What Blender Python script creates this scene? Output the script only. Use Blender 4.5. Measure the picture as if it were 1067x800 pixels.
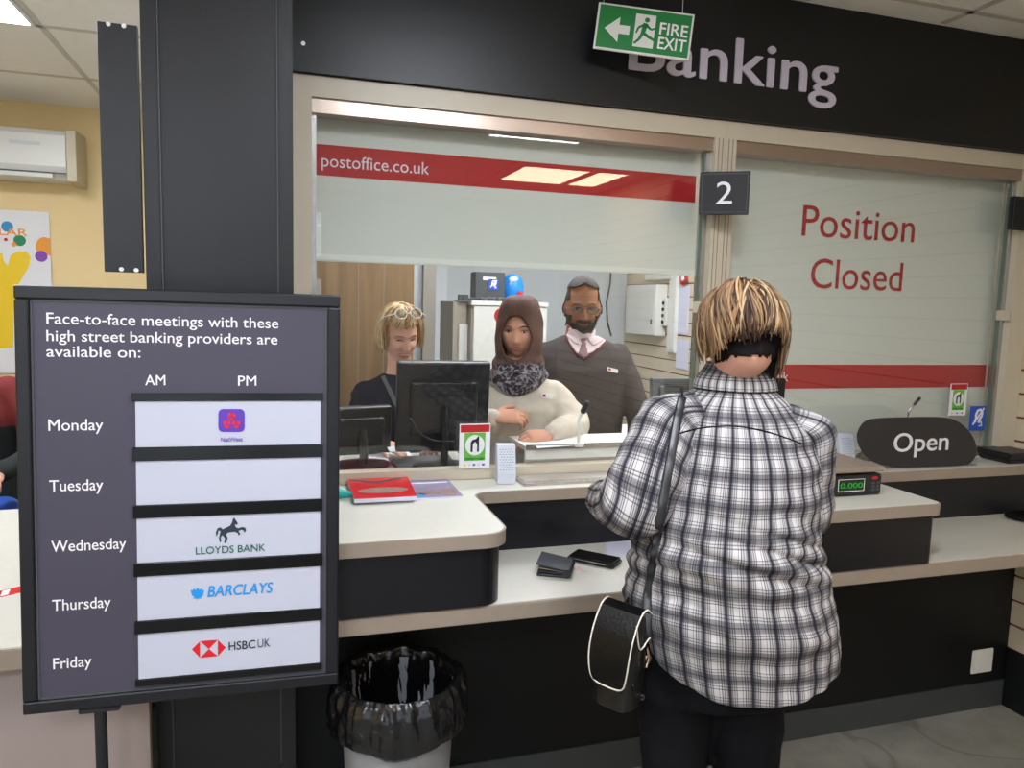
import bpy, bmesh, math, random
from mathutils import Vector, Matrix, noise
from mathutils.bvhtree import BVHTree

random.seed(4)
V = Vector
scene = bpy.context.scene
for o in list(bpy.data.objects):
    bpy.data.objects.remove(o)
COL = scene.collection

# ------------------------------------------------------------------ camera
FPX = 786.75
YAW, PIT, ROL = 0.30182, 0.10881, 0.02739
CAM = V((0, 0, 1.55))
_f = V((math.sin(YAW) * math.cos(PIT), math.cos(YAW) * math.cos(PIT), -math.sin(PIT)))
_r0 = V((math.cos(YAW), -math.sin(YAW), 0))
_u0 = _r0.cross(_f)
_r = _r0 * math.cos(ROL) + _u0 * math.sin(ROL)
_u = -_r0 * math.sin(ROL) + _u0 * math.cos(ROL)
cd = bpy.data.cameras.new('camera')
cd.sensor_width = 36
cd.lens = FPX * 36 / 1067
cd.clip_start = 0.05
cam = bpy.data.objects.new('camera', cd)
COL.objects.link(cam)
m3 = Matrix((_r, _u, -_f)).transposed()
cam.matrix_world = Matrix.Translation(CAM) @ m3.to_4x4()
scene.camera = cam

# ------------------------------------------------------------------ exposure, world, lights
vs = scene.view_settings
vs.view_transform = 'Standard'
vs.look = 'None'
vs.gamma = 1
vs.use_curve_mapping = False
vs.exposure = 0.6
PANEL_E = 28         # ceiling panels
STAFF_E = 22
WORLD_E = 1.9         # daylight through the shop front
w = bpy.data.worlds.new('world')
scene.world = w
w.use_nodes = True
bg = w.node_tree.nodes['Background']
sky = w.node_tree.nodes.new('ShaderNodeTexSky')
sky.sky_type = 'PREETHAM'
sky.turbidity = 8
bg.inputs[0].default_value = (0.78, 0.86, 1.0, 1)
bg.inputs[1].default_value = WORLD_E


def ray(x, y):
    d = _f * FPX + _r * (x - 533.5) - _u * (y - 400)
    return d.normalized()
def PY(x, y, Y):
    d = ray(x, y); return CAM + d * (Y / d.y)
def PZ(x, y, Z):
    d = ray(x, y); return CAM + d * ((Z - CAM.z) / d.z)
def PX(x, y, X):
    d = ray(x, y); return CAM + d * (X / d.x)
def PD(x, y, dist):
    d = ray(x, y); return CAM + d * (dist / d.dot(_f))


# ------------------------------------------------------------------ materials
def lin(c):
    return tuple(((v / 255) / 12.92 if v / 255 <= .04045 else ((v / 255 + .055) / 1.055) ** 2.4) for v in c) + (1,)
def mat(name, rgb, rough=.5, metal=0, spec=.5, var=0, vscale=8, bump=0, bscale=200, emit=0, coat=0, stretch=None):
    m = bpy.data.materials.new(name)
    m.use_nodes = True
    nt = m.node_tree
    b = nt.nodes['Principled BSDF']
    c = lin(rgb)
    b.inputs['Base Color'].default_value = c
    b.inputs['Roughness'].default_value = rough
    b.inputs['Metallic'].default_value = metal
    b.inputs['Specular IOR Level'].default_value = spec
    b.inputs['Coat Weight'].default_value = coat
    tc = nt.nodes.new('ShaderNodeTexCoord')
    src = tc.outputs['Object']
    if stretch:
        mp = nt.nodes.new('ShaderNodeMapping')
        mp.inputs['Scale'].default_value = stretch
        nt.links.new(src, mp.inputs[0]); src = mp.outputs[0]
    if var:
        n = nt.nodes.new('ShaderNodeTexNoise')
        n.inputs['Scale'].default_value = vscale
        n.inputs['Detail'].default_value = 6
        nt.links.new(src, n.inputs['Vector'])
        mx = nt.nodes.new('ShaderNodeMix'); mx.data_type = 'RGBA'
        mx.inputs['A'].default_value = tuple(v * (1 - var) for v in c[:3]) + (1,)
        mx.inputs['B'].default_value = tuple(min(1, v * (1 + var)) for v in c[:3]) + (1,)
        nt.links.new(n.outputs['Fac'], mx.inputs['Factor'])
        nt.links.new(mx.outputs['Result'], b.inputs['Base Color'])
    if bump:
        n2 = nt.nodes.new('ShaderNodeTexNoise')
        n2.inputs['Scale'].default_value = bscale
        n2.inputs['Detail'].default_value = 3
        nt.links.new(src, n2.inputs['Vector'])
        bp = nt.nodes.new('ShaderNodeBump')
        bp.inputs['Strength'].default_value = bump
        bp.inputs['Distance'].default_value = .002
        nt.links.new(n2.outputs['Fac'], bp.inputs['Height'])
        nt.links.new(bp.outputs[0], b.inputs['Normal'])
    if emit:
        b.inputs['Emission Color'].default_value = c
        b.inputs['Emission Strength'].default_value = emit
    return m

M = {}
M['black_lam'] = mat('black_laminate', (22, 22, 25), .36, spec=.45, bump=.25, bscale=500)
M['fascia'] = mat('fascia_laminate', (17, 20, 23), .36, spec=.4, bump=.12, bscale=500)
M['navy_lam'] = mat('navy_black_laminate', (15, 16, 23), .34, spec=.45, bump=.1, bscale=600)
M['base_lam'] = mat('base_panel_laminate', (13, 15, 16), .5, spec=.35, var=.15, vscale=5)
M['plinth'] = mat('plinth_grey', (58, 62, 62), .55, var=.2, vscale=8)
M['worktop'] = mat('worktop_laminate', (216, 214, 202), .3, var=.04, vscale=40)
M['worktop_r'] = mat('worktop_laminate_low', (200, 197, 186), .32, var=.04, vscale=40)
M['lip'] = mat('taupe_edge', (150, 136, 121), .45, var=.06, vscale=30)
M['cream'] = mat('cream_frame', (196, 186, 165), .35, spec=.4)
M['alu'] = mat('aluminium', (186, 184, 182), .25, metal=.9, var=.06, vscale=3, stretch=(1, 60, 60))
M['alu_warm'] = mat('anodised_rail', (172, 156, 144), .28, metal=.8)
M['blind'] = mat('blind_fabric', (214, 219, 210), .8, spec=.1, bump=.1, bscale=900)
M['blind_edge'] = mat('blind_bar', (226, 230, 222), .45)
M['red'] = mat('signal_red', (182, 44, 48), .7, spec=.2)
M['red_text'] = mat('red_letters', (170, 40, 40), .7, spec=.2)
M['white_text'] = mat('white_letters', (232, 230, 232), .5)
M['lilac_text'] = mat('silver_letters', (200, 192, 208), .45)
M['red_gloss'] = mat('glossy_red', (206, 20, 34), .25)
M['sign_face'] = mat('sign_face', (68, 64, 78), .34, spec=.4, bump=.1, bscale=900)
M['sign_frame'] = mat('sign_frame', (11, 12, 19), .4)
M['sign_dark'] = mat('sign_dark', (10, 11, 18), .6)
M['sign_open'] = mat('sign_open', (40, 40, 43), .35)
M['slat_white'] = mat('white_slat', (184, 187, 202), .4)
M['gloss_black'] = mat('gloss_black', (8, 8, 9), .2, spec=.35)
M['black_plastic'] = mat('black_plastic', (24, 25, 28), .4, bump=.1)
M['grey_plastic'] = mat('grey_plastic', (70, 74, 76), .45)
M['white_plastic'] = mat('white_plastic', (222, 222, 216), .35)
M['ivory_plastic'] = mat('ivory_plastic', (196, 186, 158), .4)
M['speaker_white'] = mat('speaker_white', (200, 204, 214), .4)
M['green'] = mat('safety_green', (10, 122, 52), .4)
M['limegreen'] = mat('lime_green', (98, 180, 60), .5)
M['blue'] = mat('sign_blue', (28, 74, 180), .45)
M['sky_blue'] = mat('bright_blue', (14, 118, 196), .3, var=.25, vscale=22)
M['teal'] = mat('teal_plastic', (30, 160, 158), .35)
M['yellow_wall'] = mat('yellow_wall_paint', (234, 208, 156), .8, spec=.2, var=.03, vscale=3)
M['grey_wall'] = mat('grey_wall_paint', (196, 202, 204), .8, spec=.2, var=.03, vscale=3)
M['white_wall'] = mat('white_wall_paint', (214, 218, 222), .8, spec=.2)
M['dark_grey_wall'] = mat('taupe_wall', (140, 134, 124), .8, spec=.2)
M['beige_panel'] = mat('beige_panel', (160, 146, 142), .6, var=.05)
M['steel'] = mat('steel', (200, 200, 200), .3, metal=1)
M['screw'] = mat('screw_steel', (225, 225, 225), .35, metal=.6)
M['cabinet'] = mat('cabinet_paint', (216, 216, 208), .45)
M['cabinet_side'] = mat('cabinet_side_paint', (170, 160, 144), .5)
M['skin_light'] = mat('skin_light', (214, 160, 138), .5, spec=.3, var=.06, vscale=30)
M['skin_mid'] = mat('skin_mid', (200, 146, 120), .5, spec=.3, var=.06, vscale=30)
M['skin_brown'] = mat('skin_brown', (150, 100, 74), .5, spec=.3, var=.08, vscale=30)
M['lips'] = mat('lip_skin', (168, 86, 80), .45)
M['lips_dark'] = mat('lip_skin_dark', (110, 66, 56), .45)
M['teeth'] = mat('teeth', (228, 220, 210), .3)
M['eye_white'] = mat('eye_white', (160, 150, 145), .25)
M['iris'] = mat('iris_brown', (40, 26, 18), .2)
M['brow_dark'] = mat('brow_dark', (40, 30, 26), .7)
M['brow_fair'] = mat('brow_fair', (120, 92, 66), .7)
M['black_cloth'] = mat('black_trouser', (14, 14, 18), .85, spec=.15, bump=.4, bscale=400)
M['navy_cloth'] = mat('navy_uniform', (20, 24, 40), .85, spec=.15, bump=.3, bscale=300)
M['cream_knit'] = mat('cream_knit', (204, 194, 178), .9, spec=.1, var=.08, vscale=60, bump=.9, bscale=260)
M['grey_knit'] = mat('charcoal_knit', (72, 66, 66), .9, spec=.1, var=.06, vscale=60, bump=.5, bscale=400)
M['burgundy'] = mat('burgundy_trim', (92, 34, 42), .8)
M['pink_shirt'] = mat('pale_pink_shirt', (212, 190, 192), .8)
M['tie'] = mat('mauve_tie', (118, 86, 92), .7)
M['hijab'] = mat('brown_hijab', (92, 66, 58), .75, spec=.2, var=.12, vscale=9, bump=.3, bscale=500)
M['leather'] = mat('black_leather', (14, 14, 15), .32, spec=.5, bump=.35, bscale=160)
M['piping'] = mat('cream_piping', (206, 200, 186), .4)
M['brass'] = mat('pale_brass', (200, 170, 140), .25, metal=1)
M['paper'] = mat('white_paper', (226, 226, 228), .7)
M['paper_lilac'] = mat('pale_lilac_paper', (206, 206, 222), .7)
M['wallet'] = mat('wallet_leather', (26, 30, 38), .42, bump=.3, bscale=200)
M['red_cloth'] = mat('brick_red_jacket', (140, 38, 34), .85, bump=.3, bscale=300)
M['blue_cloth'] = mat('blue_denim', (22, 70, 156), .8)
M['dark_cloth'] = mat('dark_green_black_cloth', (26, 32, 30), .85)
M['rubber'] = mat('rubber_black', (12, 12, 12), .7)
M['bin_grey'] = mat('bin_grey', (150, 152, 156), .4)
M['groove'] = mat('groove_red', (120, 20, 26), .5)
M['slatboard'] = mat('slatboard_cream', (206, 192, 166), .45, var=.03)
M['magenta_mark'] = mat('pink_pen_mark', (226, 150, 170), .6)
M['photo_brown'] = mat('brochure_photo', (150, 120, 110), .35, var=.6, vscale=60)
M['photo_lilac'] = mat('brochure_cover', (138, 128, 158), .35, var=.35, vscale=30)
M['purple'] = mat('purple_logo', (88, 48, 170), .35)
M['orange'] = mat('orange_print', (232, 150, 50), .6)
M['yellow'] = mat('yellow_print', (236, 200, 30), .6)
M['purple_print'] = mat('purple_print', (130, 70, 170), .6)
M['blue_print'] = mat('blue_print', (50, 140, 200), .6)
M['green_print'] = mat('green_print', (30, 130, 90), .6)
M['lloyds_green'] = mat('dark_green_text', (24, 92, 70), .5)
M['horse'] = mat('black_green_emblem', (30, 48, 58), .4)
M['cyan_text'] = mat('cyan_blue_text', (20, 140, 214), .5)
M['dark_text'] = mat('dark_grey_text', (60, 62, 70), .5)
M['tblack'] = mat('black_print', (20, 22, 28), .5)


def emit_mat(name, rgb, e):
    m = bpy.data.materials.new(name); m.use_nodes = True
    nt = m.node_tree; nt.nodes.clear()
    o = nt.nodes.new('ShaderNodeOutputMaterial'); em = nt.nodes.new('ShaderNodeEmission')
    em.inputs[0].default_value = lin(rgb); em.inputs[1].default_value = e
    nt.links.new(em.outputs[0], o.inputs[0])
    return m
M['panel_light'] = emit_mat('panel_light', (240, 245, 255), PANEL_E)
M['panel_dim'] = emit_mat('warm_panel_light', (255, 226, 190), 11)
M['staff_light'] = emit_mat('staff_panel_light', (244, 247, 255), STAFF_E)
M['lcd_green'] = emit_mat('lcd_green', (60, 210, 70), .35)
M['ac_led'] = mat('pale_display', (200, 206, 210), .3)


def glass_mat(name, ior=1.5, tint=(.97, .975, .97), rough=0.0):
    m = bpy.data.materials.new(name); m.use_nodes = True
    nt = m.node_tree; nt.nodes.clear()
    o = nt.nodes.new('ShaderNodeOutputMaterial'); mx = nt.nodes.new('ShaderNodeMixShader')
    t = nt.nodes.new('ShaderNodeBsdfTransparent'); g = nt.nodes.new('ShaderNodeBsdfGlossy')
    ge = nt.nodes.new('ShaderNodeNewGeometry')
    def mth(op, a, b=None, c=None):
        n_ = nt.nodes.new('ShaderNodeMath'); n_.operation = op
        for i_, s_ in enumerate((a, b, c)):
            if s_ is None: continue
            if isinstance(s_, (int, float)): n_.inputs[i_].default_value = s_
            else: nt.links.new(s_, n_.inputs[i_])
        return n_.outputs[0]
    dp = nt.nodes.new('ShaderNodeVectorMath'); dp.operation = 'DOT_PRODUCT'
    nt.links.new(ge.outputs['Normal'], dp.inputs[0]); nt.links.new(ge.outputs['Incoming'], dp.inputs[1])
    r0 = ((ior - 1) / (ior + 1)) ** 2
    fres = mth('MULTIPLY_ADD', mth('POWER', mth('SUBTRACT', 1.0, mth('ABSOLUTE', dp.outputs['Value'])), 5.0), 1 - r0, r0)
    t.inputs[0].default_value = tint + (1,)
    g.inputs['Roughness'].default_value = rough
    nt.links.new(fres, mx.inputs[0]); nt.links.new(t.outputs[0], mx.inputs[1]); nt.links.new(g.outputs[0], mx.inputs[2])
    nt.links.new(mx.outputs[0], o.inputs[0])
    return m
M['glass'] = glass_mat('window_glass', 1.55)
M['acrylic'] = glass_mat('clear_acrylic', 1.5, (.86, .9, .94), .05)
M['glass_green'] = mat('glass_edge', (96, 110, 96), .2)


def wood_mat(name, rgb, stretch=(14, 14, .9)):
    m = mat(name, rgb, .45)
    nt = m.node_tree; b = nt.nodes['Principled BSDF']
    tc = nt.nodes.new('ShaderNodeTexCoord'); mp = nt.nodes.new('ShaderNodeMapping'); mp.inputs['Scale'].default_value = stretch
    n = nt.nodes.new('ShaderNodeTexNoise'); n.inputs['Scale'].default_value = 1.6; n.inputs['Detail'].default_value = 8; n.inputs['Distortion'].default_value = .5
    r = nt.nodes.new('ShaderNodeValToRGB')
    c = lin(rgb)
    r.color_ramp.elements[0].position = .3; r.color_ramp.elements[0].color = tuple(v * .72 for v in c[:3]) + (1,)
    r.color_ramp.elements[1].position = .7; r.color_ramp.elements[1].color = tuple(v * 1.2 for v in c[:3]) + (1,)
    nt.links.new(tc.outputs['Object'], mp.inputs[0]); nt.links.new(mp.outputs[0], n.inputs['Vector'])
    nt.links.new(n.outputs['Fac'], r.inputs[0]); nt.links.new(r.outputs[0], b.inputs['Base Color'])
    return m
M['wood'] = wood_mat('light_oak', (124, 98, 68))


def floor_mat():
    m = mat('worn_vinyl_floor', (118, 116, 106), .42, var=.0)
    nt = m.node_tree; b = nt.nodes['Principled BSDF']
    tc = nt.nodes.new('ShaderNodeTexCoord')
    n = nt.nodes.new('ShaderNodeTexNoise'); n.inputs['Scale'].default_value = 2.2; n.inputs['Detail'].default_value = 10; n.inputs['Roughness'].default_value = .65
    r = nt.nodes.new('ShaderNodeValToRGB')
    r.color_ramp.elements[0].position = .3; r.color_ramp.elements[0].color = lin((96, 95, 88))
    r.color_ramp.elements[1].position = .72; r.color_ramp.elements[1].color = lin((150, 147, 136))
    nt.links.new(tc.outputs['Object'], n.inputs['Vector']); nt.links.new(n.outputs['Fac'], r.inputs[0])
    v = nt.nodes.new('ShaderNodeTexNoise'); v.inputs['Scale'].default_value = .9; v.inputs['Detail'].default_value = 3; v.inputs['Distortion'].default_value = 1.2
    nt.links.new(tc.outputs['Object'], v.inputs['Vector'])
    r2 = nt.nodes.new('ShaderNodeValToRGB')
    e = r2.color_ramp.elements
    e[0].position = .488; e[0].color = (1, 1, 1, 1); e[1].position = .5; e[1].color = (.5, .5, .48, 1)
    e3 = e.new(.512); e3.color = (1, 1, 1, 1)
    nt.links.new(v.outputs['Fac'], r2.inputs[0])
    mx = nt.nodes.new('ShaderNodeMix'); mx.data_type = 'RGBA'; mx.blend_type = 'MULTIPLY'; mx.inputs['Factor'].default_value = .8
    nt.links.new(r.outputs[0], mx.inputs['A']); nt.links.new(r2.outputs[0], mx.inputs['B'])
    nt.links.new(mx.outputs['Result'], b.inputs['Base Color'])
    return m
M['floor'] = floor_mat()
M['tile'] = mat('ceiling_tile', (236, 233, 226), .9, spec=.1, var=.03, vscale=30, bump=.4, bscale=120)
M['tbar'] = mat('ceiling_tbar', (196, 190, 178), .5)


# ------------------------------------------------------------------ mesh helpers
class MB:
    def __init__(s): s.bm = bmesh.new(); s.uv = None
    def box(s, lo, hi, rot=None, piv=None, bev=0):
        lo = V(lo); hi = V(hi); c = (lo + hi) / 2; d = hi - lo
        tmp = bmesh.new()
        bmesh.ops.create_cube(tmp, size=1)
        for v in tmp.verts: v.co = V((v.co.x * d.x, v.co.y * d.y, v.co.z * d.z)) + c
        if bev: bmesh.ops.bevel(tmp, geom=tmp.edges[:], offset=bev, segments=2, affect='EDGES')
        if rot is not None:
            p = V(piv) if piv is not None else c
            for v in tmp.verts: v.co = rot @ (v.co - p) + p
        s.add(tmp); return s
    def obox(s, c, ax, ay, az, bev=0):      # centre and three half axes
        tmp = bmesh.new(); bmesh.ops.create_cube(tmp, size=2)
        c, ax, ay, az = V(c), V(ax), V(ay), V(az)
        if bev:
            lx, ly, lz = ax.length, ay.length, az.length
            for v in tmp.verts: v.co = V((v.co.x * lx, v.co.y * ly, v.co.z * lz))
            bmesh.ops.bevel(tmp, geom=tmp.edges[:], offset=bev, segments=2, affect='EDGES')
            for v in tmp.verts: v.co = V((v.co.x / lx, v.co.y / ly, v.co.z / lz))
        for v in tmp.verts: v.co = c + ax * v.co.x + ay * v.co.y + az * v.co.z
        s.add(tmp); return s
    def add(s, tmp):
        me = bpy.data.meshes.new('t'); tmp.to_mesh(me); tmp.free(); s.bm.from_mesh(me); bpy.data.meshes.remove(me)
    def addmesh(s, me, mx=None):
        me = me.copy()
        if mx is not None: me.transform(mx)
        s.bm.from_mesh(me); bpy.data.meshes.remove(me); return s
    def loft(s, rings, n=20, cap=True, uvs=None):   # ring = (centre, A, B)
        gr = []
        for (c, a, b) in rings:
            c, a, b = V(c), V(a), V(b)
            gr.append([s.bm.verts.new(c + a * math.cos(2 * math.pi * k / n) + b * math.sin(2 * math.pi * k / n)) for k in range(n)])
        for i in range(len(gr) - 1):
            for k in range(n):
                s.bm.faces.new((gr[i][k], gr[i][(k + 1) % n], gr[i + 1][(k + 1) % n], gr[i + 1][k]))
        if cap:
            s.bm.faces.new(gr[0][::-1]); s.bm.faces.new(gr[-1])
        return s
    def tube(s, pts, rad, n=10, flat=1.0, up=None, cap=True, round_ends=False):
        pts = [V(p) for p in pts]
        if len(pts) < 2: print('SHORT TUBE'); return s
        if not isinstance(rad, (list, tuple)): rad = [rad] * len(pts)
        rings = []; pa = None
        for i, p in enumerate(pts):
            t = (pts[min(i + 1, len(pts) - 1)] - pts[max(i - 1, 0)])
            if t.length < 1e-9: t = V((0, 0, 1))
            t.normalize()
            if pa is None:
                ref = V(up) if up is not None else (V((0, 0, 1)) if abs(t.z) < .9 else V((1, 0, 0)))
                a = t.cross(ref).normalized()
            else:
                a = (pa - t * pa.dot(t)).normalized()
            if up is not None:
                a = t.cross(V(up)).normalized()
            b = t.cross(a).normalized(); pa = a
            rings.append((p, a * rad[i], b * rad[i] * flat, t))
        rr = [(c, a, b) for c, a, b, t in rings]
        if round_ends:
            c, a, b, t = rings[0]; r0 = rad[0]
            pre = [(c - t * r0 * math.sin(q), a * math.cos(q), b * math.cos(q)) for q in (1.45, 1.1, .7, .35)]
            c, a, b, t = rings[-1]; r1 = rad[-1]
            post = [(c + t * r1 * math.sin(q), a * math.cos(q), b * math.cos(q)) for q in (.35, .7, 1.1, 1.45)]
            rr = pre + rr + post
        return s.loft(rr, n, cap)
    def cyl(s, p0, p1, r0, r1=None, n=24):
        return s.tube([p0, p1], [r0, r0 if r1 is None else r1], n)
    def ell(s, c, rx, ry, rz, seg=20, rings=14, mx=None):
        tmp = bmesh.new(); bmesh.ops.create_uvsphere(tmp, u_segments=seg, v_segments=rings, radius=1)
        for v in tmp.verts:
            q = V((v.co.x * rx, v.co.y * ry, v.co.z * rz))
            v.co = (mx @ q if mx is not None else q) + V(c)
        s.add(tmp); return s
    def prism(s, pts, d):          # polygon of 3D points extruded by vector d
        d = V(d); a = [s.bm.verts.new(V(p)) for p in pts]; b = [s.bm.verts.new(V(p) + d) for p in pts]
        s.bm.faces.new(a); s.bm.faces.new(b[::-1])
        for i in range(len(a)):
            j = (i + 1) % len(a); s.bm.faces.new((a[j], a[i], b[i], b[j]))
        return s
    def build(s, name, m, parent=None, smooth=False, world=True, bev=0, angle=None):
        bmesh.ops.recalc_face_normals(s.bm, faces=s.bm.faces[:])
        me = bpy.data.meshes.new(name); s.bm.to_mesh(me); s.bm.free()
        return link(name, me, m, parent, smooth, world, bev)

ROOTM = {}
def rootm(o):
    while o.parent: o = o.parent
    return o.matrix_basis
def link(name, me, m, parent=None, smooth=False, world=True, bev=0):
    if m is not None:
        me.materials.clear()
        me.materials.append(M[m] if isinstance(m, str) else m)
    if parent is not None and world:
        me.transform(rootm(parent).inverted())
    if smooth:
        me.polygons.foreach_set('use_smooth', [True] * len(me.polygons))
        if smooth == 'auto':
            try: me.set_sharp_from_angle(angle=math.radians(38))
            except Exception: pass
    o = bpy.data.objects.new(name, me); COL.objects.link(o)
    if parent is not None: o.parent = parent
    if bev:
        b = o.modifiers.new('bevel', 'BEVEL'); b.width = bev; b.segments = 2; b.limit_method = 'ANGLE'
    return o
def tag(o, label=None, cat=None, group=None, kind=None):
    if label: o['label'] = label
    if cat: o['category'] = cat
    if group: o['group'] = group
    if kind: o['kind'] = kind
    return o
def thing(name, label, cat, loc=(0, 0, 0), rot=None, group=None):
    o = bpy.data.objects.new(name, None); COL.objects.link(o)
    mx = Matrix.Translation(V(loc))
    if rot is not None: mx = mx @ rot.to_4x4()
    o.matrix_basis = mx; o.empty_display_size = .05
    return tag(o, label, cat, group)
def struct(name, mb, m, parent=None, bev=0, **k):
    o = mb.build(name, m, parent, bev=bev, **k)
    if parent is None: o['kind'] = 'structure'
    return o

_cap = None
def textmesh(s, width=None, cap=.1, bold=0.0, depth=.001, center=False, spacing=1.0, line=1.0):
    """lettering in x (right), z (up), facing -y, origin at the baseline left"""
    global _cap
    def raw(t, b):
        cu = bpy.data.curves.new('t', 'FONT'); cu.body = t; cu.size = 1; cu.offset = b; cu.space_character = spacing; cu.space_line = line
        cu.resolution_u = 4
        ob = bpy.data.objects.new('t', cu); COL.objects.link(ob)
        me = bpy.data.meshes.new_from_object(ob.evaluated_get(bpy.context.evaluated_depsgraph_get()))
        bpy.data.objects.remove(ob); bpy.data.curves.remove(cu)
        return me
    if _cap is None:
        q = raw('H', 0); _cap = max(v.co.y for v in q.vertices) - min(v.co.y for v in q.vertices)
    me = raw(s, 0)
    x0 = min(v.co.x for v in me.vertices); x1 = max(v.co.x for v in me.vertices)
    k = cap / _cap
    kx = k if width is None else width / (x1 - x0)
    bm = bmesh.new(); bm.from_mesh(me); bpy.data.meshes.remove(me)
    for v in bm.verts: v.co = V(((v.co.x - x0 - ((x1 - x0) / 2 if center else 0)) * kx, 0, v.co.y * k))
    bmesh.ops.recalc_face_normals(bm, faces=bm.faces[:])
    for f in bm.faces:
        if f.normal.y > 0: f.normal_flip()
    ret = bmesh.ops.extrude_face_region(bm, geom=bm.faces[:])
    for e in ret['geom']:
        if isinstance(e, bmesh.types.BMVert): e.co.y -= depth
    out = bpy.data.meshes.new('text'); bm.to_mesh(out); bm.free()
    if bold > 0:
        b0 = bmesh.new(); q_ = bold * k
        for i_, (dx, dz) in enumerate(((-q_, 0), (q_, 0), (0, -q_ * .7), (0, q_ * .7))):
            m_ = out.copy(); m_.transform(Matrix.Translation((dx, -.00006 * i_, dz))); b0.from_mesh(m_); bpy.data.meshes.remove(m_)
        b0.to_mesh(out); b0.free()
    return out
def frame(origin, xdir, zdir=(0, 0, 1)):
    x = V(xdir).normalized(); z = V(zdir); z = (z - x * z.dot(x)).normalized(); y = z.cross(x)
    m = Matrix((x, y, z)).transposed().to_4x4(); m.translation = V(origin)
    return m
def lettering(s, p0, p1, cap, m, parent, bold=0.0, depth=.001, name='lettering', off=.0005, **k):
    """lettering on a plane from world point p0 (baseline left) to p1 (baseline right)"""
    p0 = V(p0); p1 = V(p1); fr = frame(p0, p1 - p0)
    fr.translation = fr.translation - fr.col[1].to_3d() * off
    me = textmesh(s, (p1 - p0).length, cap, bold, depth, **k)
    me.transform(fr)
    return link(name, me, m, parent)

# ================================================================== ROOM
ZC = 2.612
XR = 2.95
XP = 2.766         # slatted support panel under the shelf
XL = -3.4
YB = -3.0
YG = 2.41          # glass plane
struct('floor', MB().box((XL - .1, YB - .1, -.1), (XR + .1, 6.3, 0)), 'floor')
ceil = struct('ceiling', MB().box((XL - .1, YB - .1, ZC), (XR + .1, 6.3, ZC + .1)), 'tile')
g = MB()
xs = [-.915 + .6 * k for k in range(-4, 6)]
for x in xs:
    g.box((x - .012, 2.7 if x > 0 else YB, ZC - .004), (x + .012, 6.14, ZC + .001))
for x in [2.345 - .6 * k for k in range(0, 5)]:
    g.box((x - .012, YB, ZC - .004), (x + .012, 2.32, ZC + .001))
for y in [3.64 + .8 * k for k in range(-8, 3)]:
    if y < 2.3 : g.box((XL, y - .012, ZC - .004), (-.08, y + .012, ZC + .001))
    else: g.box((XL, y - .012, ZC - .004), (XR, y + .012, ZC + .001))
for y in (2.2, 1.6, 1.0, .4, -.2, -.8, -1.4, -2.0, -2.6):
    g.box((-.06, y - .012, ZC - .004), (XR, y + .012, ZC + .001))
g.build('ceiling_grid', 'tbar', ceil)
# walls
wf = struct('wall_back', MB().box((XL, 5.12, 0), (.0, 5.2, ZC)), 'yellow_wall')
struct('wall_staff_back', MB().box((0, 6.15, 0), (XR + .05, 6.25, ZC)), 'grey_wall')
struct('wall_partition', MB().box((-.1, 2.62, 0), (.03, 6.15, ZC)), 'grey_wall')
struct('wall_left', MB().box((XL - .1, YB, 0), (XL, 5.2, ZC)), 'yellow_wall')
# shop front behind the viewer with window openings
b = MB()
ops = [(-3.1, -1.9), (-1.7, -.5), (-.3, .47)]
x = XL
for a, c in ops:
    b.box((x, YB - .1, 0), (a, YB, ZC)); b.box((a, YB - .1, 2.43), (c, YB, ZC)); b.box((a, YB - .1, 0), (c, YB, .45))
    x = c
b.box((x, YB - .1, 0), (XR + .1, YB, ZC))
struct('wall_front', b, 'dark_grey_wall')
for i, (a, c) in enumerate(ops):
    f = MB()
    f.box((a, YB - .07, .45), (a + .05, YB - .02, 2.43)).box((c - .05, YB - .07, .45), (c, YB - .02, 2.43))
    f.box((a, YB - .07, 2.38), (c, YB - .02, 2.43)).box((a, YB - .07, .45), (c, YB - .02, .5)).box((a, YB - .07, 1.72), (c, YB - .02, 1.95))
    wo = struct('window_%d' % (i + 3), f, 'plinth')
    MB().box((a + .05, YB - .05, .5), (c - .05, YB - .044, 2.38)).build('glass', 'glass', wo)
# right wall: cream slat board with red grooves
b = MB(); g = MB()
z0 = .24; pitch = .099
k = 0
zz = z0
while zz < ZC:
    z1 = min(zz + pitch - .009, ZC)
    b.box((XR - .001, YB, zz), (XR + .03, 6.15, z1))
    zz += pitch
b.box((XR + .012, YB, 0), (XR + .05, 6.15, ZC))
wr = struct('wall_right', b, 'slatboard')
g.box((XR + .006, YB, z0 - .01), (XR + .013, 6.15, ZC)).build('groove_strip', 'groove', wr)
struct('baseboard_right', MB().box((XR - .012, YB, 0), (XR - .002, 1.82, .235)), 'base_lam')
b = MB(); zz = .24
while zz < .70:
    b.box((XP - .001, 1.86, zz), (XP + .03, 2.155, min(zz + pitch - .009, .708))); zz += pitch
b.box((XP + .012, 1.86, .0), (XR - .003, 2.155, .708))
sp0 = tag(b.build('shelf_support', 'slatboard'), 'cream slatted panel with red grooves under the right shelf end', 'panel')
MB().box((XP + .006, 1.861, .23), (XP + .0125, 2.154, .706)).build('groove_strip', 'groove', sp0)
MB().box((XP - .008, 1.855, 0), (XP + .012, 2.149, .235)).build('skirting', 'base_lam', sp0)

# pillar
pil = struct('wall_pillar', MB().box((-.262, 2.0, 0), (.0, 2.62, ZC)), 'black_lam')
MB().box((-.3, 1.994, 0), (-.264, 2.62, ZC), bev=.003).build('corner_trim', 'black_lam', pil)
MB().box((.002, 1.994, 0), (.038, 2.42, ZC), bev=.003).build('corner_trim', 'black_lam', pil)
seam = MB()
for xx in (-.263, .001):
    seam.box((xx - .0012, 1.9935, .3), (xx + .0012, 2.0, ZC))
seam.build('sealant_line', 'grey_plastic', pil)

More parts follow.
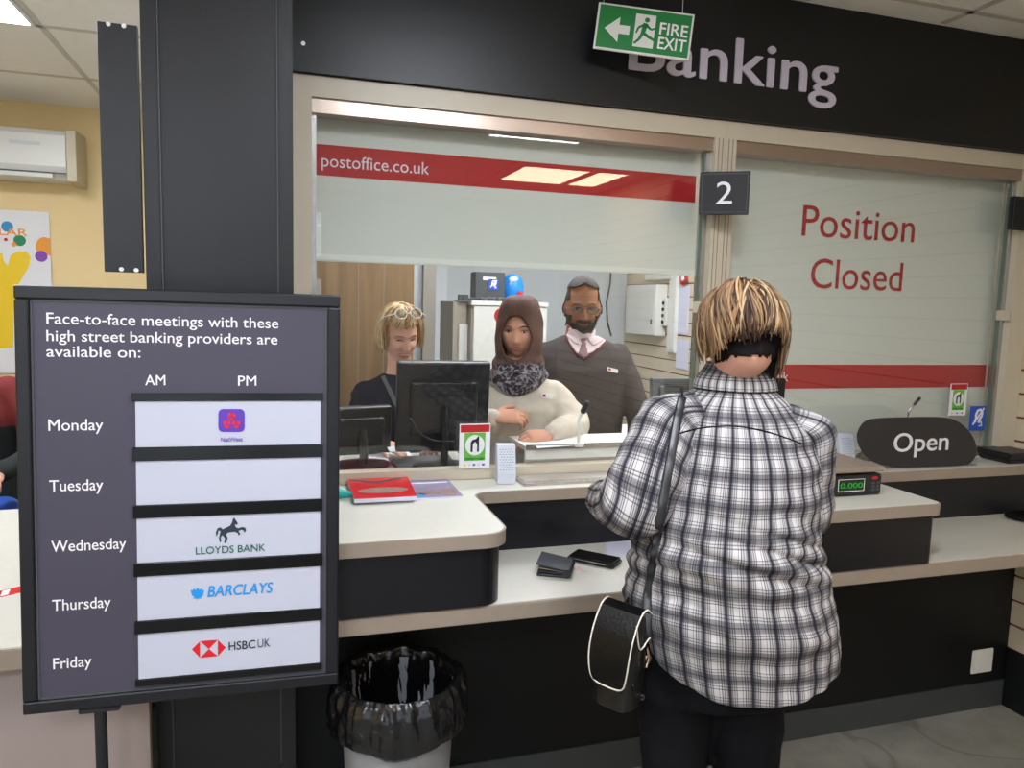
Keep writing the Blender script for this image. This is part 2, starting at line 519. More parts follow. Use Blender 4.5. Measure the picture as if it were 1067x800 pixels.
# fascia
fa = thing('fascia_panel', 'wide black fascia above the counter windows lettered Banking in silver', 'sign panel', (1.4, 2.36, 2.19))
MB().box((.04, 2.34, 2.192), (XR - .002, 2.38, ZC - .001)).build('panel', 'fascia', fa)
p0 = PY(655, 72, 2.34); p1 = PY(870, 98.5, 2.34); p1.z = p0.z
cap = (PY(770, 35, 2.34).z - PY(768, 83, 2.34).z) * .95
lettering('Banking', p0, p1, cap, 'lilac_text', fa, bold=.012, depth=.006)
for q in [(316, 45)]:
    p = PY(q[0], q[1], 2.338); MB().cyl(p, p + V((0, .004, 0)), .006, n=16).build('screw', 'screw', fa)

# window frames, glass
def window(i, x0, x1, px0, px1):
    f = MB()
    y0, y1 = 2.36, 2.45
    f.box((x0, y0, 2.13), (x1, y1, 2.19)).box((x0, y0, .958), (px0, y1, 2.13))
    f.box((px1, y0, .958), (x1, y1, 2.13))
    f.box((px0, YG - .02, .959), (px1, YG + .03, .995))
    o = struct('window_%d' % i, f, 'cream')
    r = MB().box((px0, 2.372, 2.088), (px1, 2.44, 2.13)); r.build('head_rail', 'alu_warm', o)
    r = MB().box((px0, 2.39, .996), (px0 + .014, 2.43, 2.088)).box((px1 - .014, 2.39, .996), (px1, 2.43, 2.088)); r.build('side_channel', 'alu', o)
    r = MB().box((px0 + .01, YG - .005, .99), (px1 - .012, YG + .005, 2.09)); r.build('glass', 'glass', o)
    r = MB().box((px1 - .016, YG - .012, 1.0), (px1 - .01, YG + .006, 2.08)); r.build('glass_edge', 'glass_green', o)
    c = MB()
    zc = 1.548
    c.box((px1 - .03, YG - .045, zc - .02), (px1 + .002, YG - .006, zc + .02), bev=.003)
    c.build('glass_clip', 'cream', o)
    return o
w1 = window(1, .04, 1.487, .098, 1.447)
w2 = window(2, 1.4875, XR - .002, 1.531, 2.862)
e = MB()
for xx in (1.46, 1.475, 1.5, 1.515): e.box((xx - .001, 2.3575, 1.0), (xx + .001, 2.36, 2.13))
e.build('post_groove', 'lip', w2)
# pelmet back above windows on the staff side
struct('trim_1', MB().box((.03, 2.38, 2.19), (XR, 2.46, ZC)), 'grey_wall')

# ceiling lights
def panel(x, y, m, lab, grp, sx=.6, sy=.6):
    t = thing('ceiling_light', lab, 'ceiling light', (x, y, ZC), group=grp)
    fr = MB()
    a, b_ = sx / 2, sy / 2
    for lo, hi in (((-a, -b_, -.012), (a, -b_ + .015, -.001)), ((-a, b_ - .015, -.012), (a, b_, -.001)), ((-a, -b_, -.012), (-a + .015, b_, -.001)), ((a - .015, -b_, -.012), (a, b_, -.001))):
        fr.box(V(lo) + V((x, y, ZC)), V(hi) + V((x, y, ZC)))
    fr.build('frame', 'white_plastic', t)
    MB().box((x - a + .015, y - b_ + .015, ZC - .009), (x + a - .015, y + b_ - .015, ZC - .002)).build('diffuser', m, t)
G1 = 'ceiling light panels over the public side'
panel(-1.228, 3.33, 'panel_light', 'bright square ceiling light panel over the yellow-walled area at left', None)
for x, y, a_, b_ in ((2.13, -1.3, .58, .75), (2.61, -1.3, .28, .75), (-1.6, -1.3, .6, .6), (-1.8, .9, .6, .6), (.66, .76, .6, .6), (1.6, .05, .64, .12), (-.6, -.9, .6, .6)):
    panel(x, y, 'panel_dim' if x > 1.7 else 'panel_light', 'ceiling light panel over the public floor', G1, a_, b_)
for x, y in ((.9, 3.45), (2.1, 3.1), (2.0, 4.4)):
    panel(x, y, 'staff_light', 'square ceiling light panel in the staff room behind the glass', 'ceiling light panels in the staff room')

# ================================================================== COUNTERS
ZU, ZL = .958, .76
def rounded(poly, radii, n=8):
    out = []
    L = len(poly)
    for i, p in enumerate(poly):
        p = V((p[0], p[1], 0)); a = V((poly[i - 1][0], poly[i - 1][1], 0)); c = V((poly[(i + 1) % L][0], poly[(i + 1) % L][1], 0))
        r = radii[i]
        if r == 0: out.append(p); continue
        d1 = (a - p).normalized(); d2 = (c - p).normalized()
        ang = d1.angle(d2); t = r / math.tan(ang / 2)
        s = p + d1 * t; e2 = p + d2 * t; ctr = p + (d1 + d2).normalized() * (r / math.sin(ang / 2))
        v0 = s - ctr; v1 = e2 - ctr; tot = v0.angle(v1); cr = v0.cross(v1).z
        for k in range(n + 1):
            out.append(ctr + Matrix.Rotation(math.copysign(tot * k / n, cr), 3, 'Z') @ v0)
    return out
def slab(poly, z0, z1, mb=None):
    mb = mb or MB()
    return mb.prism([V((p.x, p.y, z0)) for p in poly], (0, 0, z1 - z0))
XBR = 1.995
outer = rounded([(.042, 1.806), (.575, 1.806), (.575, 2.222), (1.2, 2.222), (1.2, 1.806), (XBR, 1.806), (XBR, 2.215), (XR - .004, 2.215), (XR - .004, 2.395), (.042, 2.395)],
                [0, .07, .05, .05, .07, .03, .01, 0, 0, 0])
uc = thing('upper_counter', 'raised white counter top with taupe edge running below the windows', 'counter', (1.2, 2.2, ZL))
e = 0.0025
slab(outer, ZU - .038, ZU - .0015).build('edge_band', 'lip', uc)
def inset(poly, d):
    out = []
    L = len(poly)
    for i, p in enumerate(poly):
        a = poly[i - 1]; c = poly[(i + 1) % L]
        t = (c - a).normalized(); nrm = V((-t.y, t.x, 0))
        out.append(p + nrm * d)
    return out
slab(inset(outer, .006), ZU - .004, ZU).build('worktop', 'worktop', uc)
inner = rounded([(.042, 1.822), (.56, 1.822), (.56, 2.236), (1.215, 2.236), (1.215, 1.822), (XBR - .014, 1.822), (XBR - .014, 2.23), (XR - .004, 2.23), (XR - .004, 2.39), (.042, 2.39)],
                [0, .06, .05, .05, .06, .02, .01, 0, 0, 0])
slab(inner, ZL + .001, ZU - .038).build('front_panel', 'navy_lam', uc)
lc = thing('writing_shelf', 'low white writing shelf with taupe front edge along the counter', 'shelf', (1.4, 1.9, ZL - .04))
MB().box((.042, 1.832, ZL - .0035), (XR - .004, 2.37, ZL)).build('worktop', 'worktop_r', lc)
MB().box((.042, 1.826, ZL - .048), (XR - .004, 2.37, ZL - .0037), bev=.002).build('edge_band', 'lip', lc)
bp = thing('kick_panel', 'black base panel below the writing shelf with grey plinth', 'counter base', (1.4, 2.3, 0))
MB().box((.042, 2.156, .105), (XR - .004, 2.36, ZL - .05)).build('panel', 'base_lam', bp)
MB().box((.042, 2.15, 0), (XP - .009, 2.34, .105)).build('plinth', 'plinth', bp)
so = thing('wall_socket_plate', 'small white blanking plate low on the black base panel at right', 'socket plate', (2.64, 2.155, .15))
a = PY(1014, 678, 2.15); c = PY(1033, 699, 2.15)
MB().box((a.x, 2.147, c.z), (c.x, 2.1555, a.z), bev=.003).build('plate', 'white_plastic', so)
MB().box(((a.x + c.x) / 2 - .03, 2.1455, (a.z + c.z) / 2 - .03), ((a.x + c.x) / 2 + .03, 2.1475, (a.z + c.z) / 2 + .03)).build('insert', 'white_plastic', so)

# left desk
ld = thing('side_desk', 'wide white side desk with taupe front edge left of the pillar', 'desk', (-1.2, 2.4, 0))
MB().box((-2.6, 1.846, ZL - .004), (-.303, 3.05, ZL)).build('worktop', 'worktop', ld)
MB().box((-2.6, 1.84, ZL - .05), (-.303, 3.05, ZL - .0045)).build('edge_band', 'lip', ld)
MB().box((-2.6, 1.9, .02), (-.303, 1.93, ZL - .05)).box((-2.58, 2.0, 0), (-2.54, 3.0, ZL - .05)).box((-2.58, 2.96, 0), (-.303, 3.0, ZL - .05)).build('front_panel', 'beige_panel', ld)
# hazard tape stuck on the desk
tp = thing('hazard_tape', 'strip of red and white printed tape stuck on the side desk', 'tape', (-.8, 2.25, ZL))
a = PZ(0, 619, ZL); c = PZ(30, 612, ZL); dd = (c - a).normalized(); nn = V((-dd.y, dd.x, 0)) * .024
A0 = a - dd * .5; C0 = c + dd * .1
MB().prism([A0 - nn, C0 - nn, C0 + nn, A0 + nn], (0, 0, .0008)).build('tape', 'red_gloss', tp)
s = MB(); q = -.0
L = (C0 - A0).length; t = 0
while t < L - .05:
    p = A0 + dd * t
    s.prism([p - nn * .8 + V((0, 0, .0009)), p - nn * .8 + dd * .018 + V((0, 0, .0009)), p + nn * .8 + dd * .034 + V((0, 0, .0009)), p + nn * .8 + dd * .016 + V((0, 0, .0009))], (0, 0, .0004))
    t += .045
s.build('stripe', 'paper', tp)

# ================================================================== BLINDS AND WINDOW SIGNS
YBL = 2.47
bl = thing('roller_blind', 'half lowered pale blind with postoffice.co.uk on a red stripe behind left window', 'blind', (.75, YBL, 2.15))
zb = PY(400, 268, YBL).z
MB().box((.075, YBL, zb), (1.46, YBL + .002, 2.18)).build('fabric', 'blind', bl)
MB().box((.075, YBL - .006, zb - .02), (1.46, YBL + .01, zb + .002), bev=.003).build('bottom_bar', 'blind_edge', bl)
MB().cyl((.075, YBL + .035, 2.16), (1.46, YBL + .035, 2.16), .028).build('roller', 'blind_edge', bl)
z1 = PY(500, 164.4, YBL).z; z2 = PY(500, 194.8, YBL).z
MB().box((.08, YBL - .0015, z2), (PY(724.5, 200, YBL).x, YBL - .0003, z1)).build('stripe', 'red', bl)
p0 = PY(335, 174, YBL - .002); p1 = PY(447, 181, YBL - .002); p1.z = p0.z = (p0.z + p1.z) / 2 
lettering('postoffice.co.uk', p0, p1, (PY(400, 163, YBL).z - PY(400, 177, YBL).z) * .9, 'white_text', bl)
bl = thing('roller_blind', 'fully lowered pale blind reading Position Closed behind right window', 'blind', (2.1, YBL, 2.15))
MB().box((1.50, YBL, 1.0), (XR - .03, YBL + .002, 2.18)).build('fabric', 'blind', bl)
MB().box((1.50, YBL - .006, .985), (XR - .01, YBL + .01, 1.002), bev=.003).build('bottom_bar', 'blind_edge', bl)
MB().cyl((1.50, YBL + .035, 2.16), (XR - .01, YBL + .035, 2.16), .028).build('roller', 'blind_edge', bl)
z1 = PY(920, 380, YBL).z; z2 = PY(920, 404, YBL).z
MB().box((1.58, YBL - .0015, z2), (XR - .03, YBL - .0003, z1)).build('stripe', 'red', bl)
p0 = PY(835, 246, YBL - .002); p1 = PY(952, 252, YBL - .002); zz = (p0.z + p1.z) / 2; p0.z = p1.z = zz
cp = PY(840, 214, YBL).z - PY(840, 246, YBL).z
lettering('Position', p0, p1, cp, 'red_text', bl)
p0 = PY(844, 300, YBL - .002); p1 = PY(939, 303, YBL - .002); zz = (p0.z + p1.z) / 2; p0.z = p1.z = zz
lettering('Closed', p0, p1, cp * .98, 'red_text', bl)
p1 = PY(821, 397, YBL - .002); p0 = p1 + V((-.315, 0, 0))
lettering('postoffice.co.uk', p0, p1, .036, 'white_text', bl)

# number signs on the posts
def numsign(x, y, z, th, wd, ht, digit, label):
    r = Matrix.Rotation(-math.radians(th), 3, 'Z')
    t = thing('number_sign', label, 'sign', (x, y, z), r)
    MB().box((0, 0, 0), (wd, .02, ht), bev=.002).build('plate', 'sign_dark', t, world=False)
    MB().box((wd * .3, .02, ht * .3), (wd * .7, .03, ht * .7)).build('bracket', 'sign_frame', t, world=False)
    if not digit: MB().box((wd - .012, .001, .01), (wd + .0045, .018, ht - .01)).build('flange', 'sign_dark', t, world=False)
    if digit: MB().box((.075, .018, ht * .35), (.115, .142, ht * .65)).build('bracket', 'sign_dark', t, world=False)
    bd = MB()
    for lo, hi in (((.007, .007), (wd - .007, .0085)), ((.007, ht - .0085), (wd - .007, ht - .007)), ((.007, .007), (.0085, ht - .007)), ((wd - .0085, .007), (wd - .007, ht - .007))):
        bd.box((lo[0], -.0006, lo[1]), (hi[0], .0002, hi[1]))
    bd.build('border', 'grey_plastic', t, world=False)
    if digit:
        me = textmesh(digit, .052, .072, 0.0, .001, center=True)
        me.transform(Matrix.Translation((wd / 2, -.0004, (ht - .072) / 2)))
        link('lettering', me, 'white_text', t, world=False)
    return t
numsign(1.365, 2.31, 1.86, 33, .162, .142, '2', 'black number 2 sign fixed to the post between the windows')
q_ = PY(1053, 239, 2.33)
numsign(q_.x, 2.33, q_.z, 4, XR - q_.x - .0015, .13, None, 'black sign plate beside the slat wall at far right edge')

# metal plate left of pillar
mp = thing('sign_plate', 'tall dark metal plate with four screws fixed left of the pillar', 'plate', (-.34, 1.99, 1.59))
a = PY(97, 20, 1.985); c = PY(157, 287, 1.985)
q = [PY(97, 20, 1.985), PY(144.5, 27, 1.985), PY(157, 287, 1.985), PY(111.5, 283, 1.985)]
q[0].x = q[3].x = -.387; q[1].x = q[2].x = -.3045; q[0].z = q[1].z; q[2].z = q[3].z
MB().prism(q, (0, .02, 0)).build('plate', 'black_lam', mp, bev=.001)
for s_ in ((113, 25), (129, 27), (126.5, 280.5), (142, 281.5)):
    p = PY(s_[0], s_[1], 1.983); MB().cyl(p + V((0, -.002, 0)), p + V((0, .003, 0)), .005, n=14).build('screw', 'screw', mp)

# fire exit sign hanging from the ceiling
c00 = PD(622, 2, 2.33); c10 = PD(722, 16, 2.33); c01 = PD(620, 51, 2.33); c11 = PD(719, 63.5, 2.33)
ctr = (c00 + c10 + c01 + c11) / 4; xd = (c10 - c00 + c11 - c01); zd = (c00 - c01 + c10 - c11) 
# the sign hangs level: keep its plan direction, let it tilt as the photo shows
fm = frame(ctr, xd, zd); W2 = xd.length / 4; H2 = zd.length / 4
fe = thing('fire_exit_sign', 'green and white FIRE EXIT sign with arrow hanging before the black fascia', 'sign', ctr, fm.to_3x3())
MB().box((-W2, -.004, -H2), (W2, .004, H2), bev=.001).build('panel', 'white_plastic', fe, world=False)
MB().box((-W2 + .006, -.0048, -H2 + .006), (W2 - .006, -.0041, H2 - .006)).build('green_field', 'green', fe, world=False)
ar = MB(); y = -.0055
S = 2 * W2 / 100
def sp(px, py): return V(((px - 50) * S, y, (25 - py) * S))
ar.prism([sp(9, 27), sp(24, 14), sp(24, 22), sp(35, 22), sp(35, 31), sp(24, 31), sp(24, 40)], (0, .0006, 0))
ar.build('arrow', 'white_plastic', fe, world=False)
MB().prism([sp(40, 8), sp(61, 8), sp(61, 42), sp(40, 42)], (0, .0006, 0)).build('doorway', 'white_plastic', fe, world=False)
rm = MB(); y = -.0062
rm.ell(sp(52, 13.5), 2.6 * S, .0004, 2.6 * S)
for a_, b_, r0, r1 in (((51, 17), (49, 27), 2.6, 2.2), ((49, 27), (56, 31), 1.8, 1.5), ((56, 31), (63, 34), 1.5, 1.2), ((49, 27), (46, 34), 1.8, 1.4), ((46, 34), (41, 39), 1.4, 1.1), ((51, 18), (44, 22), 1.4, 1.1), ((44, 22), (42, 28), 1.1, .9), ((51, 18), (57, 23), 1.4, 1.1), ((57, 23), (61, 21), 1.1, .9)):
    a_, b_ = sp(*a_), sp(*b_); t_ = (b_ - a_).normalized(); n_ = V((-t_.z, 0, t_.x))
    rm.prism([a_ - n_ * r0 * S, a_ + n_ * r0 * S, b_ + n_ * r1 * S, b_ - n_ * r1 * S], (0, .0006, 0))
rm.build('running_figure', 'green', fe, world=False)
for tx, yy in (('FIRE', 26), ('EXIT', 41)):
    me = textmesh(tx, 29 * S, 12 * S, .012, .0006); me.transform(Matrix.Translation(sp(66, yy) + V((0, .001, 0)))); link('lettering', me, 'white_text', fe, world=False)
for sx in (-.9, .75):
    p = fm @ V((W2 * sx, 0, H2 - .004)); MB().tube([p, V((p.x, p.y, ZC - .001))], .0012, n=6).build('hanging_wire', 'steel', fe)

# ================================================================== DISPLAY BOARD ON A STAND
BR = Matrix.Rotation(-.0327, 3, 'Z') @ Matrix.Rotation(-.0445, 3, 'X') @ Matrix.Rotation(.0048, 3, 'Y')
BC = V((-.1916, 1.7421, 1.1053)); BW, BH = .6468, .9
bdn = BR @ V((0, -1, 0))
def BP(px, py):
    d = ray(px, py); t = (BC - CAM).dot(bdn) / d.dot(bdn)
    q = BR.transposed() @ (CAM + d * t - BC)
    return q.x, q.z
bo = thing('display_board', 'framed dark board on a pole listing bank meetings Monday to Friday', 'display board', BC, BR)
f = MB()
fw = .028
f.box((-BW / 2, -.004, BH / 2 - fw), (BW / 2, .03, BH / 2)).box((-BW / 2, -.004, -BH / 2), (BW / 2, .03, -BH / 2 + fw))
f.box((-BW / 2, -.004, -BH / 2 + fw), (-BW / 2 + fw, .03, BH / 2 - fw)).box((BW / 2 - fw, -.004, -BH / 2 + fw), (BW / 2, .03, BH / 2 - fw))
f.build('frame', 'sign_frame', bo, world=False, bev=.004)
MB().box((-BW / 2 + fw, .004, -BH / 2 + fw), (BW / 2 - fw, .02, BH / 2 - fw)).build('panel', 'sign_face', bo, world=False)
fi = MB(); a = BW / 2 - fw; b_ = BH / 2 - fw
fi.box((-a, .002, b_ - .004), (a, .004, b_)).box((-a, .002, -b_), (a, .004, -b_ + .004)).box((-a, .002, -b_), (-a + .004, .004, b_)).box((a - .004, .002, -b_), (a, .004, b_))
fi.build('inner_lip', 'grey_plastic', bo, world=False)
def blet(s, pl, pr, cap, m, parent=bo, bold=.004, yy=.0035, name='lettering', sp=1.0):
    x0, z0 = BP(*pl); x1, z1 = BP(*pr); zz = (z0 + z1) / 2
    me = textmesh(s, x1 - x0, cap, bold, .0005, spacing=sp); me.transform(Matrix.Translation((x0, yy, zz)))
    return link(name, me, m, parent, world=False)
blet('Face-to-face meetings with these', (48, 336), (290, 343), .0225, 'white_text')
blet('high street banking providers are', (48, 354), (289, 360), .0225, 'white_text')
blet('available on:', (48, 371), (146, 373), .0225, 'white_text')
blet('AM', (151, 401), (172, 401.5), .0215, 'white_text')
blet('PM', (248, 401.5), (267, 402), .0215, 'white_text')
for s_, a_, b2 in (('Monday', (50, 449), (107, 448)), ('Tuesday', (51, 512), (107, 511)), ('Wednesday', (53, 575), (131, 572)), ('Thursday', (54, 636), (115, 634)), ('Friday', (55, 697), (95, 695))):
    blet(s_, a_, b2, .0235, 'white_text')
# black rails and white slats
xl = BP(139, 550)[0]; xr = BP(336, 550)[0]
rails = [(409, 417), (464, 477), (520.5, 535), (578, 594), (634, 652)]
def bz(x, y): return BP(x, y)[1]
# rails measured at x=240
R_ = [(bz(240, 409.5), bz(240, 417.5)), (bz(240, 464.5), bz(240, 478)), (bz(240, 523), bz(240, 536)), (bz(240, 581.5), bz(240, 595)), (bz(240, 640), bz(240, 653)), (bz(240, 699), bz(240, 706))]
sx0 = BP(142.5, 550)[0]; sx1 = BP(333.5, 550)[0]
slats = []
for i in range(5):
    zt = R_[i][1]; zb_ = R_[i + 1][0]
    so_ = MB().box((sx0, .0, zb_ + .0006), (sx1, .004, zt - .0006)).build('slat', 'slat_white', bo, world=False)
    slats.append(so_)
for i, (zt, zb_) in enumerate(R_):
    MB().box((xl, -.003, zb_), (xr, .004, zt)).build('rail', 'gloss_black', bo, world=False, bev=.001)
Y1 = -.0006
def bpoly(pts, m, parent, y=Y1, name='emblem', th=.0005):
    mb = MB()
    for poly in pts:
        q = [V((BP(*p)[0], y, BP(*p)[1])) for p in poly]
        mb.prism(q, (0, th, 0))
    return mb.build(name, m, parent, world=False)
# rounded purple square with three red rounded cubes
def rrect(x0, y0, x1, y1, r):
    out = []
    for cx, cy, a0 in ((x1 - r, y0 + r, -90), (x1 - r, y1 - r, 0), (x0 + r, y1 - r, 90), (x0 + r, y0 + r, 180)):
        for k in range(6):
            a_ = math.radians(a0 + k * 18); out.append((cx + r * math.cos(a_), cy + r * math.sin(a_)))
    return out
lg = bpoly([rrect(227.5, 426, 255, 450, 5)], 'purple', slats[0])
def cube3(cx, cy, r):
    return [(cx + r * math.cos(math.radians(30 + 60 * k)), cy + r * math.sin(math.radians(30 + 60 * k))) for k in range(6)]
bpoly([cube3(241.5, 433.5, 4.6), cube3(236.6, 441.6, 4.6), cube3(246.4, 441.6, 4.6)], 'red_gloss', slats[0], y=Y1 - .0005)
wl = MB()
for cx, cy in ((241.5, 433.5), (236.6, 441.6), (246.4, 441.6)):
    for k in (0, 2, 4):
        a_ = math.radians(30 + 60 * k); p, q = BP(cx, cy), BP(cx + 4.4 * math.cos(a_), cy + 4.4 * math.sin(a_))
        wl.tube([(p[0], Y1 - .0006, p[1]), (q[0], Y1 - .0006, q[1])], .0008, n=4)
wl.build('emblem_line', 'purple', slats[0], world=False)
blet('NatWest', (230, 459.5), (253, 459.5), .0088, 'purple', slats[0], .004, Y1)
# black horse, from the zoom (origin 190,415; scale 309/110)
hp = [(100, 405), (98, 392), (103, 380), (112, 377), (118, 383), (128, 378), (140, 372), (146, 362), (148, 352), (152, 349), (158, 358), (163, 366), (160, 370), (154, 368), (156, 376), (164, 380), (174, 376), (184, 378), (187, 386), (182, 393), (179, 386), (172, 384), (164, 388), (170, 396), (166, 402), (162, 394), (154, 390), (144, 391), (134, 392), (128, 398), (133, 408), (128, 424), (122, 422), (125, 410), (118, 400), (112, 406), (114, 418), (110, 422), (107, 408), (110, 396), (112, 388), (106, 386), (104, 396)]
bpoly([[(190 + x * 110 / 309, 415 + y * 110 / 309) for x, y in hp]], 'horse', slats[2])
blet('LLOYDS BANK', (204, 577.5), (276.5, 573.5), .0158, 'lloyds_green', slats[2], .006, Y1)
ep = [(26, 568), (24, 560), (30, 562), (34, 556), (40, 560), (45, 553), (50, 560), (57, 555), (59, 562), (64, 560), (63, 570), (60, 578), (55, 581), (56, 586), (48, 584), (45, 590), (41, 584), (33, 587), (35, 580), (29, 577)]
bpoly([[(190 + x * 110 / 309, 415 + y * 110 / 309) for x, y in ep]], 'cyan_text', slats[3])
me = textmesh('BARCLAYS', BP(283, 616)[0] - BP(216.5, 622)[0], .0235, .018, .0005)
sh = Matrix.Identity(4); sh[0][2] = .16
me.transform(sh); x0, z0 = BP(216.5, 622); me.transform(Matrix.Translation((x0, Y1, (z0 + BP(283, 616.5)[1]) / 2))); link('lettering', me, 'cyan_text', slats[3], world=False)
# hexagon emblem
def hz(x, y): return (190 + x * 110 / 309, 415 + y * 110 / 309)
L_, R2, T_, B_ = 28, 127, 706, 757
mid = (L_ + R2) / 2
hx = [[(28, 734), (52, 710), (52, 759)], [(104, 706), (127, 729), (104, 754)], [(52, 710), (104, 706), (78, 733)], [(52, 759), (78, 733), (104, 754)]]
bpoly([[hz(*p) for p in t_] for t_ in hx], 'red_gloss', slats[4])
blet('HSBC', (238.5, 677.5), (266, 674.5), .0185, 'tblack', slats[4], .008, Y1)
blet('UK', (268.5, 674.5), (281.5, 673), .0185, 'dark_text', slats[4], -.008, Y1)
# clip and pole
pz = -BH / 2
px_ = BP(103, 741)[0]
MB().box((px_ - .04, 0, pz - .012), (px_ + .04, .026, pz), bev=.002).build('pole_clamp', 'black_plastic', bo, world=False)
top = bo.matrix_basis @ V((px_, .013, pz - .008))
MB().cyl((top.x, top.y, .012), top, .0125, n=20).build('pole', 'black_plastic', bo)
MB().cyl((top.x, top.y, 0), (top.x, top.y, .012), .18, n=48).build('base', 'black_plastic', bo)

# ================================================================== FAR LEFT AREA
ac = thing('air_conditioner', 'white wall mounted air conditioner high on the yellow wall', 'air conditioner', (-1.5, 5.0, 2.15))
ya = 4.88
A = PY(72, 136, ya); B2 = PY(72, 187, ya)
x1 = A.x; zt, zb_ = A.z, B2.z
prof = [(5.119, zt), (ya + .03, zt), (ya + .004, zt - .03), (ya, zt - .2), (ya + .02, zb_ + .03), (ya + .06, zb_), (5.119, zb_)]
MB().prism([V((x1 - .82, y, z)) for y, z in prof], (.80, 0, 0)).build('body', 'white_plastic', ac, bev=.004)
MB().prism([V((x1 - .018, y - .004, z)) for y, z in [(5.123, zt + .01), (ya, zt + .004), (ya - .0, zb_ - .01), (5.123, zb_ - .02)]], (.05, 0, 0)).build('side_cover', 'ivory_plastic', ac, bev=.004)
MB().box((x1 - .81, ya - .004, zb_ + .028), (x1 - .02, ya + .004, zb_ + .034)).build('flap_gap', 'grey_plastic', ac)
MB().box((x1 - .78, ya + .0, zb_ + .004), (x1 - .09, ya + .03, zb_ + .027), bev=.003).build('flap', 'white_plastic', ac)
a = PY(9, 145, ya); c = PY(42, 151, ya)
MB().box((a.x, ya - .003, c.z), (c.x, ya + .001, a.z), bev=.001).build('display', 'ac_led', ac)
po = thing('poster', 'white poster with coloured balloons and yellow shape on the yellow wall', 'poster', (-1.5, 5.11, 1.1))
yp = 5.108
MB().box((-2.1, yp, 1.05), (PY(52, 250, yp).x, yp + .003, PY(50, 221, yp).z)).build('sheet', 'paper', po)
def disc(cx, cy, r, m, k=0, name='balloon'):
    c = PY(cx, cy, yp); rr = r * (PY(cx + 1, cy, yp) - c).length
    o = MB().cyl(c + V((0, -.0005 - k, 0)), c + V((0, .0, 0)), rr, n=32).build(name, m, po)
disc(7.5, 236, 6.3, 'blue_print'); disc(20.5, 250.5, 6.5, 'green_print'); disc(43, 267, 6.5, 'purple_print', .0006); disc(14.5, 254.5, 2.8, 'orange', .0006); disc(6, 249.5, 2, 'red_gloss')
cc = [(46, 258 + 9 * 0)]
pts = [PY(46 + 9 * math.cos(a_), 257 + 10 * math.sin(a_), yp - .0004) for a_ in [math.radians(t_) for t_ in range(60, 301, 12)]]
xm = PY(52, 250, yp).x
pts = [p for p in pts if p.x < xm] + [V((xm, yp - .0004, PY(52, 248, yp).z)), V((xm, yp - .0004, PY(52, 267, yp).z))]
cx_ = sum((p for p in pts), V((0, 0, 0))) / len(pts)
pts.sort(key=lambda p: math.atan2(p.z - cx_.z, p.x - cx_.x))
MB().prism(pts, (0, .0004, 0)).build('balloon', 'orange', po)
yl = [(-6, 268), (2, 263), (4, 272), (8, 277), (11, 266), (18, 262), (28, 262), (32, 268), (30, 278), (24, 288), (17, 300), (14, 330), (14, 362), (-20, 365), (-20, 268)]
MB().prism([PY(x, y, yp - .0003) for x, y in yl], (0, .0003, 0)).build('yellow_shape', 'yellow', po)
p1 = PY(28.5, 246, yp - .0006); p0 = PY(-14, 242, yp - .0006); p0.z = p1.z
lettering('ULAR', p0, p1, .04, 'orange', po, bold=.02)

# ================================================================== ON THE COUNTER
def flat_doc(name, quad, z, th, m, lab, cat, group=None):
    q = [PZ(x, y, z + th) for x, y in quad]
    for v in q: v.z = z
    c = sum(q, V()) / 4
    t = thing(name, lab, cat, (c.x, c.y, z), group=group)
    return t, q
# grey-lilac brochure then red brochure
t, q = flat_doc('brochure', [(424, 497), (465, 497), (482, 516.5), (430, 519)], ZU, .006, 'photo_lilac', 'grey lilac brochure with small photos lying right of red one', 'brochure')
q = [V((.33, 2.385, ZU)), V((.53, 2.385, ZU)), V((.53, 2.17, ZU)), V((.33, 2.17, ZU))]
MB().prism(q, (0, 0, .005)).build('pages', 'paper_lilac', t)
MB().prism([v + V((0, 0, .005)) for v in q], (0, 0, .001)).build('cover', 'photo_lilac', t)
for (x0, y0, x1_, y1_, mm) in ((.40, 2.20, .47, 2.25, 'photo_brown'), (.475, 2.185, .52, 2.26, 'photo_brown'), (.39, 2.34, .52, 2.352, 'paper'), (.37, 2.18, .42, 2.215, 'blue_print')):
    MB().box((x0, y0, ZU + .006), (x1_, y1_, ZU + .0064)).build('photo', mm, t)
t = thing('brochure', 'thick glossy red brochure with oval photo on the counter', 'brochure', (.31, 2.26, ZU))
q = [V((.205, 2.385, ZU)), V((.398, 2.385, ZU)), V((.385, 2.142, ZU)), V((.205, 2.142, ZU))]
MB().prism([v + V((.0, 0, .0065)) for v in q], (0, 0, .012)).build('pages', 'paper_lilac', t)
MB().prism([v + V((0, 0, .0185)) for v in q], (0, 0, .0015)).build('cover', 'red_gloss', t, bev=.0005)
ov = [V((.298 + .075 * math.cos(a_ * .2618), 2.225 + .033 * math.sin(a_ * .2618), ZU + .02)) for a_ in range(24)]
MB().prism(ov, (0, 0, .0004)).build('oval_photo', 'photo_brown', t)
MB().prism([V((.215, 2.37, ZU + .02)), V((.24, 2.37, ZU + .02)), V((.29, 2.335, ZU + .02)), V((.35, 2.37, ZU + .02)), V((.375, 2.37, ZU + .02)), V((.375, 2.355, ZU + .02)), V((.29, 2.31, ZU + .02)), V((.215, 2.355, ZU + .02))], (0, 0, .0003)).build('title_band', 'burgundy', t)
